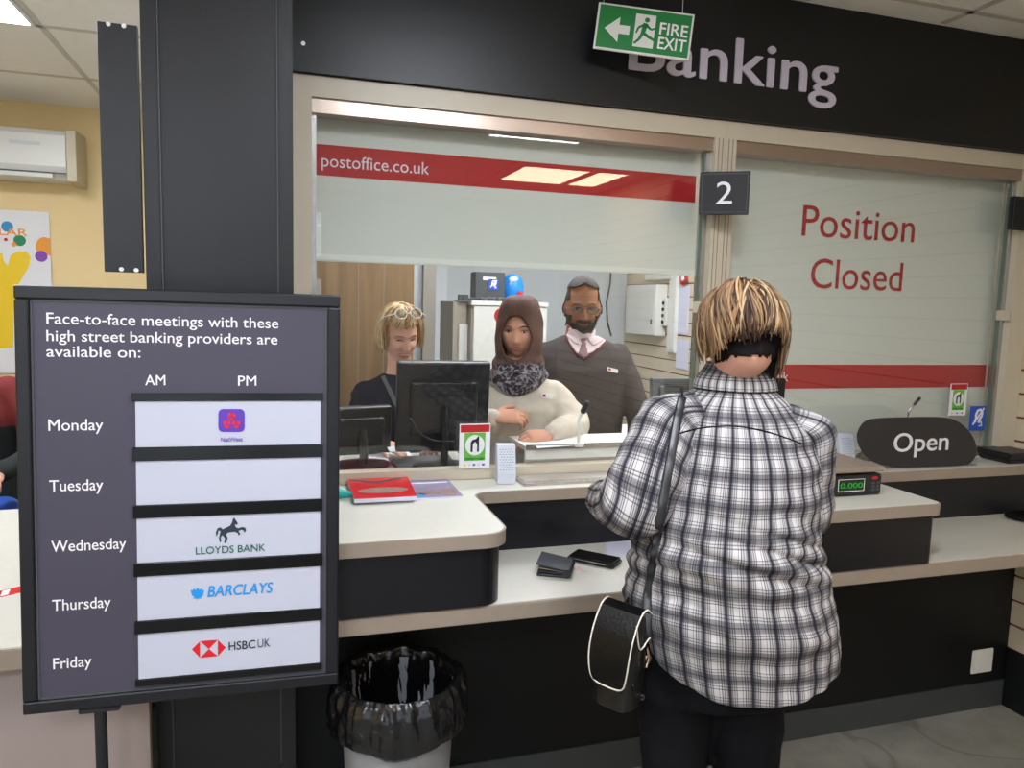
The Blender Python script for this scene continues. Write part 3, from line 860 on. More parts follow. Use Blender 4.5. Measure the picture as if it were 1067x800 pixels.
# teal item and dark speaker box left of brochures
a = PZ(361, 515, ZU + .015)
t = thing('tape_dispenser', 'small teal plastic object beside the red brochure', 'desk item', (a.x, a.y, ZU))
MB().tube([V((a.x - .07, a.y, ZU + .017)), V((a.x - .02, a.y, ZU + .019)), V((a.x + .012, a.y, ZU + .014))], [.016, .017, .008], n=14, round_ends=True).build('body', 'teal', t, smooth=True)
a = PZ(352, 508, ZU)
t = thing('desk_speaker', 'dark blue grey speaker box partly hidden behind the board', 'speaker', (a.x, a.y + .04, ZU))
MB().loft([(V((.135, 2.3, ZU)), (.035, 0, 0), (0, .05, 0)), (V((.134, 2.31, ZU + .05)), (.03, 0, 0), (0, .04, 0)), (V((.13, 2.33, ZU + .09)), (.022, 0, 0), (0, .024, 0)), (V((.128, 2.335, ZU + .1)), (.006, 0, 0), (0, .006, 0))], 16).build('body', 'grey_plastic', t, smooth='auto')
MB().tube([V((.13, 2.335, ZU + .098)), V((.125, 2.36, ZU + .11)), V((.15, 2.395, ZU + .015)), V((.2, 2.398, ZU + .004))], .003, n=6).build('cable', 'white_plastic', t)

def topup(x0, x1, y0, ztop, zbot, lab):
    t = thing('topup_card', lab, 'card', ((x0 + x1) / 2, y0, zbot))
    w_ = x1 - x0; h_ = ztop - zbot
    MB().box((x0, y0, zbot), (x1, y0 + .003, ztop)).build('card', 'paper', t)
    MB().box((x0 + .003, y0 - .0006, ztop - h_ * .19), (x1 - .003, y0, ztop - h_ * .02)).build('header', 'red', t)
    MB().box((x0 + w_ * .16, y0 - .0006, zbot + h_ * .17), (x1 - w_ * .16, y0, ztop - h_ * .2)).build('green_field', 'limegreen', t)
    cx, cz = (x0 + x1) / 2, zbot + h_ * .52; r = w_ * .31
    MB().prism([V((cx + r * math.cos(k * .2618), y0 - .0012, cz + r * 1.05 * math.sin(k * .2618))) for k in range(24)], (0, .0006, 0)).build('disc', 'paper', t)
    ub = MB()
    ub.prism([V((cx + a_ * w_, y0 - .0018, cz + b_ * h_)) for a_, b_ in [(-.14, -.15), (-.14, .06), (-.09, .12), (.03, .14), (.1, .2), (.13, .2), (.13, -.15), (.07, -.15), (.07, .02), (0, .08), (-.07, .02), (-.07, -.15)]], (0, .0006, 0))
    ub.build('phone_symbol', 'tblack', t)
    lettering('top-up', V((x0 + w_ * .2, y0 - .0008, zbot + h_ * .2)), V((x1 - w_ * .2, y0 - .0008, zbot + h_ * .2)), h_ * .055, 'lloyds_green', t, bold=.02)
    for k, mm in enumerate(('yellow', 'paper_lilac', 'blue_print', 'paper_lilac', 'purple_print')):
        MB().box((x0 + w_ * (.14 + .15 * k), y0 - .0006, zbot + h_ * .05), (x0 + w_ * (.23 + .15 * k), y0, zbot + h_ * .1)).build('logo_mark', mm, t)
    return t
a = PY(478, 488, 2.385); c = PY(511, 441, 2.385)
topup(a.x, c.x, 2.382, c.z, a.z, 'green and red top-up card standing at the left window beside speaker')
a = PY(988.5, 433, 2.395); c = PY(1009, 399.5, 2.395)
topup(a.x, c.x, 2.396, c.z, a.z, 'green and red top-up card stuck on the right window')
# hearing loop sticker
a = PY(1010, 449, 2.395); c = PY(1028.5, 423, 2.395)
t = thing('hearing_loop_sticker', 'blue hearing loop sticker with white ear on the right window', 'sticker', ((a.x + c.x) / 2, 2.398, a.z))
MB().box((a.x, 2.397, a.z), (c.x, 2.3995, c.z)).build('sheet', 'blue', t)
def earsign(x0, z0, w_, h_, y, parent):
    e_ = MB()
    pts = [(.32, .35), (.38, .5), (.36, .65), (.45, .82), (.62, .86), (.76, .74), (.74, .6), (.62, .48), (.56, .32)]
    e_.tube([V((x0 + p[0] * w_, y, z0 + p[1] * h_)) for p in pts], .07 * w_, n=6, flat=.2, up=(0, 1, 0))
    e_.tube([V((x0 + p[0] * w_, y, z0 + p[1] * h_)) for p in [(.2, .25), (.85, .92)]], .05 * w_, n=6, flat=.2, up=(0, 1, 0))
    e_.tube([V((x0 + p[0] * w_, y, z0 + p[1] * h_)) for p in [(.6, .2), (.78, .2), (.7, .4)]], .04 * w_, n=6, flat=.2, up=(0, 1, 0))
    e_.build('ear_symbol', 'paper', parent)
earsign(a.x, a.z, c.x - a.x, c.z - a.z, 2.3965, t)

def speaker_box(x, y, rz, lab):
    t = thing('counter_speaker', lab, 'speaker', (x, y, ZU), Matrix.Rotation(rz, 3, 'Z'))
    w_, d_, h_ = .062, .062, .125
    b = MB(); b.prism([V((-w_ / 2, -d_ / 2, 0)), V((-w_ / 2, d_ / 2, 0)), V((-w_ / 2, d_ / 2, h_)), V((-w_ / 2, -.006, h_)), V((-w_ / 2, -d_ / 2, .035))], (w_, 0, 0))
    b.build('housing', 'speaker_white', t, world=False, bev=.003)
    g_ = MB()
    n_ = V((0, -(h_ - .035), -(d_ / 2 - .006))).normalized(); up_ = V((0, d_ / 2 - .006, h_ - .035)); 
    for i in range(9):
        for j in range(5):
            p = V((-.018 + .009 * j + (.0045 if i % 2 else 0) - .002, -d_ / 2, .035)) + up_ * (.12 + .09 * i)
            g_.cyl(p + n_ * -.001, p + n_ * .0006, .0017, n=6)
    g_.build('grille', 'grey_plastic', t, world=False)
speaker_box(.712, 2.335, -.12, 'white wedge shaped counter speaker with perforated front beside tray')
speaker_box(2.06, 2.335, -.1, 'white wedge shaped counter speaker left of the black Open sign')
# transaction tray
t = thing('cash_tray', 'flat aluminium cash tray let into the counter under the window', 'tray', (.97, 2.34, ZU))
MB().box((.752, 2.262, ZU), (1.24, 2.384, ZU + .008), bev=.002).build('rim', 'alu', t)
MB().box((.766, 2.30, ZU + .008), (1.228, 2.38, ZU + .0095)).build('pan', 'steel', t)
# Open sign
t = thing('open_sign', 'black Open sign with rounded ends standing on the right counter', 'sign', (2.38, 2.29, ZU))
yo = 2.245
outl = [(893, 458), (895, 449), (901, 440.5), (911, 437.5), (950, 436), (985, 436), (998, 440), (1008, 448), (1015, 458), (1018, 468), (1017, 477), (1012, 484), (1006, 486.8), (960, 488.5), (924, 489), (905, 480), (897, 470)]
pts = [PY(x, y, yo) for x, y in outl]
# smooth the outline
def chaikin(p, n=2):
    for _ in range(n):
        o_ = []
        for i in range(len(p)):
            a_, b_ = p[i], p[(i + 1) % len(p)]
            o_ += [a_ * .75 + b_ * .25, a_ * .25 + b_ * .75]
        p = o_
    return p
zmin = min(p.z for p in pts); 
for p in pts: p.z += ZU + .002 - zmin
MB().prism(chaikin(pts), (0, .006, 0)).build('plate', 'sign_open' if 'sign_open' in M else 'sign_frame', t, bev=.001)
p0 = PY(930.5, 471, yo); p1 = PY(987, 471.5, yo); zz = (p0.z + p1.z) / 2 + ZU + .002 - zmin; p0.z = p1.z = zz
lettering('Open', p0, p1, (PY(935, 450, yo).z - PY(935, 469, yo).z), 'white_text', t, bold=.009, depth=.0015)
for xx in (2.13, 2.6):
    MB().box((xx - .03, 2.252, ZU), (xx + .03, 2.31, ZU + .003)).box((xx - .03, 2.252, ZU), (xx + .03, 2.254, ZU + .09)).build('stand', 'acrylic', t)
# weighing scale
t = thing('weighing_scale', 'parcel scale with taupe platform and green digits on the right counter', 'scale', (1.65, 2.05, ZU))
MB().box((1.36, 1.93, ZU + .078), (1.875, 2.2, ZU + .096), bev=.004).build('platform', 'lip', t)
MB().box((1.40, 1.965, ZU + .01), (1.85, 2.18, ZU + .077), bev=.003).build('housing', 'black_plastic', t)
for fx, fy in ((1.44, 1.99), (1.81, 1.99), (1.44, 2.155), (1.81, 2.155)): MB().cyl((fx, fy, ZU), (fx, fy, ZU + .0105), .015, n=16).build('foot', 'rubber', t)
yd = 1.935
a = PY(868, 512, yd); c = PY(920, 488, yd)
MB().box((a.x, yd, ZU + .004), (c.x, 1.97, ZU + .07), bev=.004).build('display_housing', 'black_plastic', t)
zl, zh = ZU + .018, ZU + .058
xa = a.x + .018; xb = xa + (c.x - a.x) * .54
fr = MB()
fr.box((xa, yd - .001, zl), (xb, yd + .001, zl + .0018)).box((xa, yd - .001, zh - .0018), (xb, yd + .001, zh)).box((xa, yd - .001, zl), (xa + .0018, yd + .001, zh)).box((xb - .0018, yd - .001, zl), (xb, yd + .001, zh))
fr.build('display_frame', 'white_plastic', t)
lettering('0.000', V((xa + .008, yd - .0005, zl + .011)), V((xb - .008, yd - .0005, zl + .011)), .017, 'lcd_green', t, bold=.01)
MB().ell((c.x - .03, yd - .001, ZU + .058), .012, .003, .006).build('red_button', 'red', t, smooth=True)
kb = MB()
for i in range(3):
    for j in range(2): kb.box((c.x - .04 + .018 * j, yd - .0015, ZU + .016 + .011 * i), (c.x - .028 + .018 * j, yd + .001, ZU + .023 + .011 * i))
kb.build('keypad', 'grey_plastic', t)
# black items at the right edge
t = thing('card_terminal', 'black device on the upper counter at far right beside slat wall', 'device', (2.85, 2.3, ZU))
MB().box((2.78, 2.24, ZU + .001), (2.92, 2.38, ZU + .02), bev=.006).build('body', 'black_plastic', t)
MB().box((2.76, 2.22, ZU + .024), (2.93, 2.385, ZU + .046), bev=.008).box((2.8, 2.25, ZU + .02), (2.91, 2.37, ZU + .024)).build('lid', 'black_plastic', t)
t = thing('keypad_tray', 'flat black round edged tray on the low shelf at far right', 'tray', (2.81, 2.15, ZL))
MB().loft([(V((2.825, 2.15, ZL)), (.09, 0, 0), (0, .055, 0)), (V((2.825, 2.15, ZL + .008)), (.12, 0, 0), (0, .076, 0)), (V((2.825, 2.15, ZL + .012)), (.115, 0, 0), (0, .073, 0)), (V((2.825, 2.15, ZL + .009)), (.09, 0, 0), (0, .055, 0))], 32).build('body', 'gloss_black', t, smooth='auto')
# card reader seen beside the customer's hair
t = thing('customer_screen', 'small black screen on a stalk behind the plaid shoulder', 'screen', (1.71, 2.36, ZU))
a = PY(797, 394, 2.35); c = PY(817, 414, 2.35)
MB().box((c.x - .13, 2.345, a.z - .09), (c.x, 2.36, a.z), bev=.003).build('screen', 'sign_frame', t)
MB().box((c.x - .075, 2.352, ZU + .01), (c.x - .055, 2.364, a.z - .08)).build('stalk', 'black_plastic', t)
MB().box((c.x - .11, 2.33, ZU), (c.x - .02, 2.385, ZU + .012), bev=.003).build('base', 'black_plastic', t)

# on the writing shelf
t = thing('paper_sheet', 'pale folded sheet of paper on the writing shelf behind phone', 'paper', (1.05, 2.16, ZL))
s_ = MB()
q = [PZ(631, 559, ZL), PZ(657, 559, ZL), PZ(660, 582, ZL), PZ(632, 578, ZL)]
s_.prism(q, (0, 0, .0015)); s_.build('sheet', 'paper_lilac', t)
t = thing('phone', 'black mobile phone lying on the writing shelf', 'phone', (.94, 2.07, ZL))
A, B2 = PZ(594, 576, ZL + .012), PZ(646, 586.5, ZL + .012)
xd = (B2 - A); xd.z = 0; xd = xd.normalized(); yd_ = V((-xd.y, xd.x, 0)); c = (A + B2) / 2; c.z = ZL + .009
MB().obox(c, xd * .077, yd_ * .038, V((0, 0, .0085)), bev=.006).build('case', 'black_plastic', t)
MB().obox(c + V((0, 0, .0088)), xd * .069, yd_ * .033, V((0, 0, .0006))).build('screen', 'gloss_black', t)
MB().obox(c - yd_ * .0385 + V((0, 0, .002)), xd * .05, yd_ * .0006, V((0, 0, .0012))).build('metal_edge', 'steel', t)
t = thing('wallet', 'folded black leather wallet lying open on the writing shelf', 'wallet', (.79, 2.04, ZL))
A = PZ(578, 588, ZL + .02); ang = math.radians(-28)
wx = V((math.cos(ang), math.sin(ang), 0)); wy = V((-wx.y, wx.x, 0)); c0 = V((A.x, A.y, ZL))
def leaf(z0, tilt, th, dx=0, hw=.045, hl=.055):
    # bent leaf joined at the spine (+wx side)
    rows = []
    b = MB()
    n_ = 10
    prev = None
    grid = []
    for i in range(n_ + 1):
        u_ = 1 - 2 * i / n_
        x_ = hw * u_; zz = z0 + tilt * (1 - u_) / 2
        grid.append((c0 + wx * (x_ + dx) + V((0, 0, zz)), wy * hl))
    vs_ = []
    for p, h_ in grid:
        vs_.append([b.bm.verts.new(p - h_), b.bm.verts.new(p + h_), b.bm.verts.new(p + h_ + V((0, 0, th))), b.bm.verts.new(p - h_ + V((0, 0, th)))])
    for i in range(n_):
        for k in range(4):
            b.bm.faces.new((vs_[i][k], vs_[i][(k + 1) % 4], vs_[i + 1][(k + 1) % 4], vs_[i + 1][k]))
    b.bm.faces.new(vs_[0][::-1]); b.bm.faces.new(vs_[-1])
    return b
leaf(.001, .0, .008).build('lower_leaf', 'wallet', t, bev=.002)
leaf(.0105, .002, .004, 0, .043, .052).build('card_pocket', 'black_plastic', t, bev=.001)
leaf(.016, .006, .002, 0, .042, .05).build('note_edge', 'lip', t)
leaf(.02, .014, .005, -.003).build('upper_leaf', 'wallet', t, bev=.002)
sp_ = c0 + wx * .043
MB().tube([sp_ - wy * .054 + V((0, 0, .0135)), sp_ + wy * .054 + V((0, 0, .0135))], .0125, n=16).build('spine', 'wallet', t, smooth='auto')
# pen mark on the shelf
t = thing('pen_mark', 'pink pen scribble on the writing shelf between wallet and phone', 'mark', (.88, 1.98, ZL))
pm = [PZ(x, y, ZL + .0004) for x, y in ((599, 589), (603, 592), (600, 594), (606, 594), (603, 590), (608, 596), (612, 595))]
MB().tube(pm, .0018, n=5, flat=.15, up=(0, 0, 1)).build('ink', 'magenta_mark', t)

# ================================================================== BIN
bx, by = .302, 1.915
bi = thing('waste_bin', 'round grey waste bin lined with a black plastic bag under shelf', 'bin', (bx, by, 0))
MB().loft([(V((bx, by, 0)), (.122, 0, 0), (0, .122, 0)), (V((bx, by, .03)), (.126, 0, 0), (0, .126, 0)), (V((bx, by, .51)), (.151, 0, 0), (0, .151, 0)), (V((bx, by, .53)), (.152, 0, 0), (0, .152, 0)), (V((bx, by, .53)), (.146, 0, 0), (0, .146, 0)), (V((bx, by, .05)), (.115, 0, 0), (0, .115, 0))], 48).build('bin_body', 'bin_grey', bi, smooth='auto')
li = MB()
n_ = 160
prof = [(.105, .15), (.13, .4), (.138, .52), (.142, .575), (.15, .6), (.160, .606), (.171, .594), (.181, .566), (.185, .53), (.184, .50), (.18, .478), (.17, .468), (.160, .47), (.157, .488)]
gr = []
import functools
dense = []
for i in range(len(prof) - 1):
    for k in range(4):
        s_ = k / 4; dense.append((prof[i][0] * (1 - s_) + prof[i + 1][0] * s_, prof[i][1] * (1 - s_) + prof[i + 1][1] * s_, (i + s_) / (len(prof) - 1)))
dense.append(prof[-1] + (1,))
for (r_, z_, s_) in dense:
    row = []
    for k in range(n_):
        a_ = 2 * math.pi * k / n_
        ca, sa = math.cos(a_), math.sin(a_)
        fold = noise.noise(V((ca * 5.5, sa * 5.5, z_ * 3))) * .011 + abs(noise.noise(V((ca * 14 + 5, sa * 14, z_ * 7)))) * .010 + noise.noise(V((ca * 12, sa * 12, z_ * 45))) * .005 + noise.noise(V((ca * 30, sa * 30, z_ * 60))) * .003
        low = noise.noise(V((ca * 2, sa * 2, 3.3))) * .03 * max(0, (s_ - .5) * 2)
        amp = 1 if z_ > .44 else .5
        row.append(li.bm.verts.new(V((bx + (r_ + fold * amp) * ca, by + (r_ + fold * amp) * sa, z_ - .045 + low + fold * .35))))
    gr.append(row)
for i in range(len(gr) - 1):
    for k in range(n_):
        li.bm.faces.new((gr[i][k], gr[i][(k + 1) % n_], gr[i + 1][(k + 1) % n_], gr[i + 1][k]))
li.bm.faces.new(gr[0][::-1])
M['binbag'] = mat('black_bin_bag', (16, 16, 18), .22, spec=.6, bump=.9, bscale=45)
li.build('liner', 'binbag', bi, smooth=True)

# ================================================================== STAFF SIDE
t = thing('staff_desk', 'pale staff desk top behind the glass with white raised ledge', 'desk', (1.4, 2.8, .0))
MB().box((.05, 2.46, .90), (XR - .01, 2.69, .93), bev=.002).box((.05, 2.69, .9), (.70, 2.99, .93), bev=.002).build('desktop', 'worktop_r', t)
MB().box((.05, 2.47, 0), (XR - .01, 2.5, .9)).box((.06, 2.5, 0), (.09, 2.98, .9)).box((2.7, 2.5, 0), (2.73, 2.68, .9)).box((1.3, 2.5, 0), (1.33, 2.6, .9)).build('support', 'dark_grey_wall', t)
MB().box((.82, 2.452, .93), (1.445, 2.468, 1.035)).box((.82, 2.452, 1.035), (1.445, 2.66, 1.05)).box((.83, 2.63, .93), (1.44, 2.645, 1.035)).build('ledge', 'white_plastic', t)
MB().box((.82, 2.444, 1.04), (1.445, 2.452, 1.056)).box((.82, 2.442, .992), (1.445, 2.452, 1.004)).build('ledge_trim', 'alu', t)
MB().box((.05, 2.452, .93), (.82, 2.475, .985)).build('back_edge', 'lip', t)
# leaflets lying on ledge
def papers(name, quad, z, m, lab, cat='paper', th=.002, extra=None):
    q = [PZ(x, y, z) for x, y in quad]
    c = sum(q, V()) / len(q)
    o_ = thing(name, lab, cat, (c.x, c.y, z)); MB().prism(q, (0, 0, th)).build('sheet', m, o_)
    return o_
o_ = papers('leaflet', [(556, 462), (594, 458), (600, 464), (560, 467)], 1.0502, 'paper', 'white printed leaflet on the ledge under the cream jumper hands', 'leaflet')
papers('paper_sheet', [(385, 474), (425, 470), (438, 484), (372, 489)], .9302, 'paper', 'white sheet on the staff desk behind the left window')
papers('banknote_paper', [(403, 466), (433, 462), (434, 469), (406, 471)], .99, 'paper', 'small white slip held under the hand behind the monitor', 'paper')
o_ = thing('document_pile', 'flat white box on the staff desk beside dark desk mat', 'document', (.56, 2.55, .93))
MB().box((.46, 2.485, .931), (.68, 2.545, .952), bev=.003).build('body', 'white_plastic', o_)
o_ = thing('desk_mat', 'dark grey slab on the staff desk beneath the monitor', 'mat', (.45, 2.7, .93))
MB().prism([V((.41, 2.56, .931)), V((.62, 2.60, .931)), V((.64, 2.86, .931)), V((.40, 2.86, .931))], (0, 0, .015)).build('slab', 'grey_plastic', o_, bev=.004)

def monitor(cx, cy, z0, w_, h_, az, lean, lab, m='black_plastic', zs=.93):
    t = thing('monitor', lab, 'monitor', (cx, cy, zs), Matrix.Rotation(az, 3, 'Z'))
    Rl = Matrix.Rotation(lean, 4, 'X'); zc = z0 + h_ / 2 - zs
    T = Matrix.Translation((0, 0, zc)) @ Rl
    def put(mb, name, mm, bev=.004, smooth=False):
        for v in mb.bm.verts: v.co = T @ v.co
        return mb.build(name, mm, t, world=False, bev=bev, smooth=smooth)
    put(MB().box((-w_ / 2, -.012, -h_ / 2), (w_ / 2, .03, h_ / 2)), 'case', m, .008)
    put(MB().box((-w_ * .36, -.035, -h_ * .3), (w_ * .36, -.012, h_ * .3)), 'back_cover', m, .01)
    v_ = MB()
    for k in range(9): v_.box((-w_ * .28, -.0362, h_ * .12 + k * .008), (w_ * .28, -.035, h_ * .12 + k * .008 + .004))
    put(v_, 'vent', 'rubber', 0)
    put(MB().box((-w_ / 2 + .012, .0301, -h_ / 2 + .012), (w_ / 2 - .012, .031, h_ / 2 - .012)), 'screen', 'gloss_black', 0)
    MB().tube([V((0, -.05, .01)), V((0, -.06, zc * .4)), V((0, -.05, zc * .75)), V((0, -.034, zc))], [.035, .032, .034, .03], n=14, flat=.4, up=(1, 0, 0)).build('stand', m, t, world=False, smooth='auto')
    MB().loft([(V((0, -.02, 0)), (.11, 0, 0), (0, .09, 0)), (V((0, -.02, .012)), (.105, 0, 0), (0, .085, 0)), (V((0, -.03, .018)), (.04, 0, 0), (0, .035, 0))], 28).build('base', m, t, world=False, smooth='auto')
    return t
a = PY(462, 423, 2.68)
mt = monitor(a.x - .008, 2.65, 1.0, .335, .332, math.radians(-4), math.radians(6), 'large black monitor seen from behind at the left window', zs=.948)
a = PY(376, 452, 2.75)
monitor(a.x, 2.8, .97, .24, .18, math.radians(10), math.radians(4), 'small dark monitor seen from behind at far left of left window')
a = PD(700, 402, 3.7)
t = thing('side_table', 'grey staff side table by the slat wall', 'table', (a.x + .15, a.y + .1, 0))
MB().box((a.x - .15, a.y - .1, .84), (XR - .02, a.y + .6, .87)).build('top', 'worktop_r', t)
for dx, dy in ((-.13, -.08), (-.13, .5)):
    MB().box((a.x + dx, a.y + dy, 0), (a.x + dx + .04, a.y + dy + .04, .84)).build('leg', 'grey_plastic', t)
for dx, dy in ((0, -.08), (0, .56)):
    MB().box((XR - .07, a.y + dy, 0), (XR - .03, a.y + dy + .04, .84)).build('leg', 'grey_plastic', t)
monitor(a.x + .03, a.y, .99, .26, .21, math.radians(-8), math.radians(-14), 'dark grey monitor beside the man in charcoal jumper', 'grey_plastic', .87)
a = PD(680, 385, 4.6)
t = thing('paper_bin', 'grey plastic box hung on the cream slat wall', 'box', (a.x, a.y, 1.1))
MB().box((XR - .22, 4.25, 1.08), (XR - .003, 4.5, 1.30), bev=.01).build('body', 'grey_plastic', t)
t = thing('label_holder', 'short dark upright bracket on the staff slat wall', 'bracket', (XR - .03, 4.62, 1.3))
MB().box((XR - .03, 4.62, 1.22), (XR - .003, 4.66, 1.38), bev=.004).build('body', 'black_plastic', t)

# gooseneck microphones
def mic(pts, lab, rad=.0035, tip=True, m='black_plastic', tipm='blue', base=True):
    t = thing('gooseneck_microphone', lab, 'microphone', (pts[0].x, pts[0].y, pts[0].z))
    # smooth
    P = []
    for i in range(len(pts) - 1):
        p0_, p1_, p2_, p3_ = pts[max(i - 1, 0)], pts[i], pts[i + 1], pts[min(i + 2, len(pts) - 1)]
        for k in range(6):
            s_ = k / 6
            P.append(.5 * ((2 * p1_) + (p2_ - p0_) * s_ + (2 * p0_ - 5 * p1_ + 4 * p2_ - p3_) * s_ * s_ + (3 * p1_ - p0_ - 3 * p2_ + p3_) * s_ ** 3))
    P.append(pts[-1])
    MB().tube(P, rad, n=10).build('neck', m, t, smooth=True)
    d = (pts[-1] - pts[-2]).normalized()
    MB().tube([pts[-1], pts[-1] + d * .03], [rad * 1.9, rad * 1.9], n=12, round_ends=True).build('head', tipm, t, smooth=True)
    if base: MB().cyl((pts[0].x, pts[0].y, pts[0].z - .006), (pts[0].x, pts[0].y, pts[0].z + .006), .02).build('base', m, t)
    return t
mic([PD(473, 460, 2.62), PD(455, 459.5, 2.6), PD(444, 456, 2.58), PD(436, 450, 2.56), PD(432, 444, 2.55)], 'thin black gooseneck microphone bent left behind the top-up card', base=False, tipm='black_plastic')
MB_ = PD(603, 458, 2.68); MB_.z = 1.052
mic([MB_, MB_ + V((0, 0, .05)), MB_ + V((.0, 0, .09)), PD(608, 428, 2.66)], 'white microphone stalk standing on the ledge before the man', .006, m='white_plastic', tipm='black_plastic')
zb0 = PD(920, 489, 2.75)
mic([V((2.16, 2.40, ZU + .02)) - V((0, .012, 0)), PY(940, 440, 2.385), PY(947, 428, 2.38), PY(953, 421, 2.375)], 'grey gooseneck microphone with black tip rising behind the Open sign', .0032, m='alu', tipm='black_plastic')

# things behind: oak door, columns, cabinet
yd = 3.95
do = struct('door_1', MB().box((.03, yd, 0), (PY(430, 400, yd).x, yd + .05, 2.3)), 'wood')
g_ = MB()
for px in (373, 399): 
    x_ = PY(px, 400, yd).x; g_.box((x_ - .002, yd - .002, .1), (x_ + .002, yd + .001, 2.28))
g_.build('board_joint', 'dark_grey_wall', do)
struct('wall_staff_side', MB().box((PY(430, 400, yd).x, yd + .04, 0), (PY(440, 400, yd).x, yd + .14, ZC)).box((.03, yd + .001, 2.3), (PY(430, 400, yd).x, yd + .1, ZC)), 'grey_wall')
struct('wall_staff_column', MB().box((PY(439.5, 400, yd).x, yd - .01, 0), (PY(452, 400, yd).x, yd + .14, ZC)), 'dark_grey_wall')
struct('trim_2', MB().box((1.06, 6.0, 0), (1.30, 6.15, ZC)), 'white_wall')
yc = 4.55
ca = thing('metal_cabinet', 'tall white metal cupboard behind the woman in brown headscarf', 'cupboard', (1.4, yc + .2, 0))
xa = PY(492, 320, yc).x; xb = PY(571, 320, yc).x; zt = PY(530, 314, yc).z
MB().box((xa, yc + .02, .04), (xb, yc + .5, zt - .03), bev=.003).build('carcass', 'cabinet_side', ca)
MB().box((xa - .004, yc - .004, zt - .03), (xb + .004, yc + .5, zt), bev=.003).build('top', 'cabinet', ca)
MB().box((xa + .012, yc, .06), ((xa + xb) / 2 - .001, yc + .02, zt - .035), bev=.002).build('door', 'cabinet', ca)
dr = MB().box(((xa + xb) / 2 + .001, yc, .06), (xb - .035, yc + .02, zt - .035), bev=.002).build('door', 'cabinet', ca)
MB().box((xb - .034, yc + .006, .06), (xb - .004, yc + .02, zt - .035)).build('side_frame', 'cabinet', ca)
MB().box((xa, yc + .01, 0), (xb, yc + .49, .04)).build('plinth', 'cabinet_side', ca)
MB().cyl((xb - .05, yc - .006, zt - .2), (xb - .05, yc, zt - .2), .012).build('lock', 'steel', dr)
p = PY(523, 329, yc - .002)
t = thing('round_sticker', 'round red and white sticker on the white cupboard door', 'sticker', p)
MB().cyl(p, p + V((0, .002, 0)), .05, n=32).build('ring', 'red', t)
MB().cyl(p + V((.018, -.001, -.012)), p + V((.018, .001, -.012)), .028, n=32).build('centre', 'paper', t)
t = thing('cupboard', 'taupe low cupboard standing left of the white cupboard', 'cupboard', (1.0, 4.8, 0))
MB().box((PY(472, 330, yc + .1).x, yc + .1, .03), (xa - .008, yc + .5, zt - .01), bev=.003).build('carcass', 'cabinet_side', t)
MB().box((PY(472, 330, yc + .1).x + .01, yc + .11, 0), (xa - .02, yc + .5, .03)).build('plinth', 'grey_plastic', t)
MB().box((PY(478, 330, yc + .1).x, yc + .08, 1.05), (PY(487, 330, yc + .1).x, yc + .1, 1.4), bev=.004).build('handle', 'white_plastic', t)
# on the cabinet
a = PY(496, 283, yc + .12); c = PY(528, 307, yc + .12)
t = thing('archive_box', 'dark brown box with blue ear sign on top of the cupboard', 'box', ((a.x + c.x) / 2, yc + .2, zt))
MB().box((a.x, yc + .13, zt + .001), (c.x - .01, yc + .26, a.z), bev=.004).build('body', 'photo_box' if 'photo_box' in M else 'grey_plastic', t)
MB().box((a.x + .05, yc + .128, a.z - .05), (c.x - .07, yc + .13, a.z - .03)).build('label', 'paper', t)
sq = PY(509, 302, yc + .12); sq1 = PY(520, 291, yc + .12)
MB().box((sq.x, yc + .126, sq.z), (sq1.x, yc + .13, sq1.z)).build('ear_sign', 'blue', t)
earsign(sq.x, sq.z, sq1.x - sq.x, sq1.z - sq.z, yc + .1255, t)
t = thing('clutter_cable', 'grey cables and adaptors lying in front of the dark box', 'cable', (a.x, yc + .08, zt))
cb = MB()
for k in range(5):
    x_ = a.x - .1 + k * .055
    cb.tube([V((x_ + .03 * j, yc + .06 + .02 * math.sin(j * 1.7 + k), zt + .012 + .008 * math.cos(j * 2 + k))) for j in range(7)], .008, n=8)
cb.box((a.x - .02, yc + .05, zt + .001), (a.x + .06, yc + .1, zt + .03)).box((a.x - .12, yc + .06, zt + .001), (a.x - .06, yc + .1, zt + .035))
cb.build('cable', 'grey_plastic', t)
a = PY(527, 307, yc + .1); c = PY(551, 285, yc + .1)
t = thing('globe_bag', 'shiny blue rounded bag standing on top of the cupboard', 'bag', ((a.x + c.x) / 2, yc + .2, zt))
cx = (a.x + c.x) / 2; hw = (c.x - a.x) / 2
MB().loft([(V((cx, yc + .2, zt + .001)), (hw * .95, 0, 0), (0, .06, 0)), (V((cx, yc + .2, zt + .05)), (hw, 0, 0), (0, .065, 0)), (V((cx, yc + .2, zt + .1)), (hw, 0, 0), (0, .06, 0)), (V((cx, yc + .2, c.z - .035)), (hw * .8, 0, 0), (0, .05, 0)), (V((cx, yc + .2, c.z - .01)), (hw * .45, 0, 0), (0, .03, 0)), (V((cx, yc + .2, c.z)), (hw * .1, 0, 0), (0, .008, 0))], 28).build('body', 'sky_blue', t, smooth='auto')
MB().ell((cx - .01, yc + .155, c.z - .04), .03, .01, .018).build('white_patch', 'paper', t, smooth=True)
MB().tube([V((cx + .02, yc + .132, zt + .02)), V((cx + .03, yc + .132, zt + .05))], .02, n=10, round_ends=True).build('red_patch', 'red', t, smooth=True)

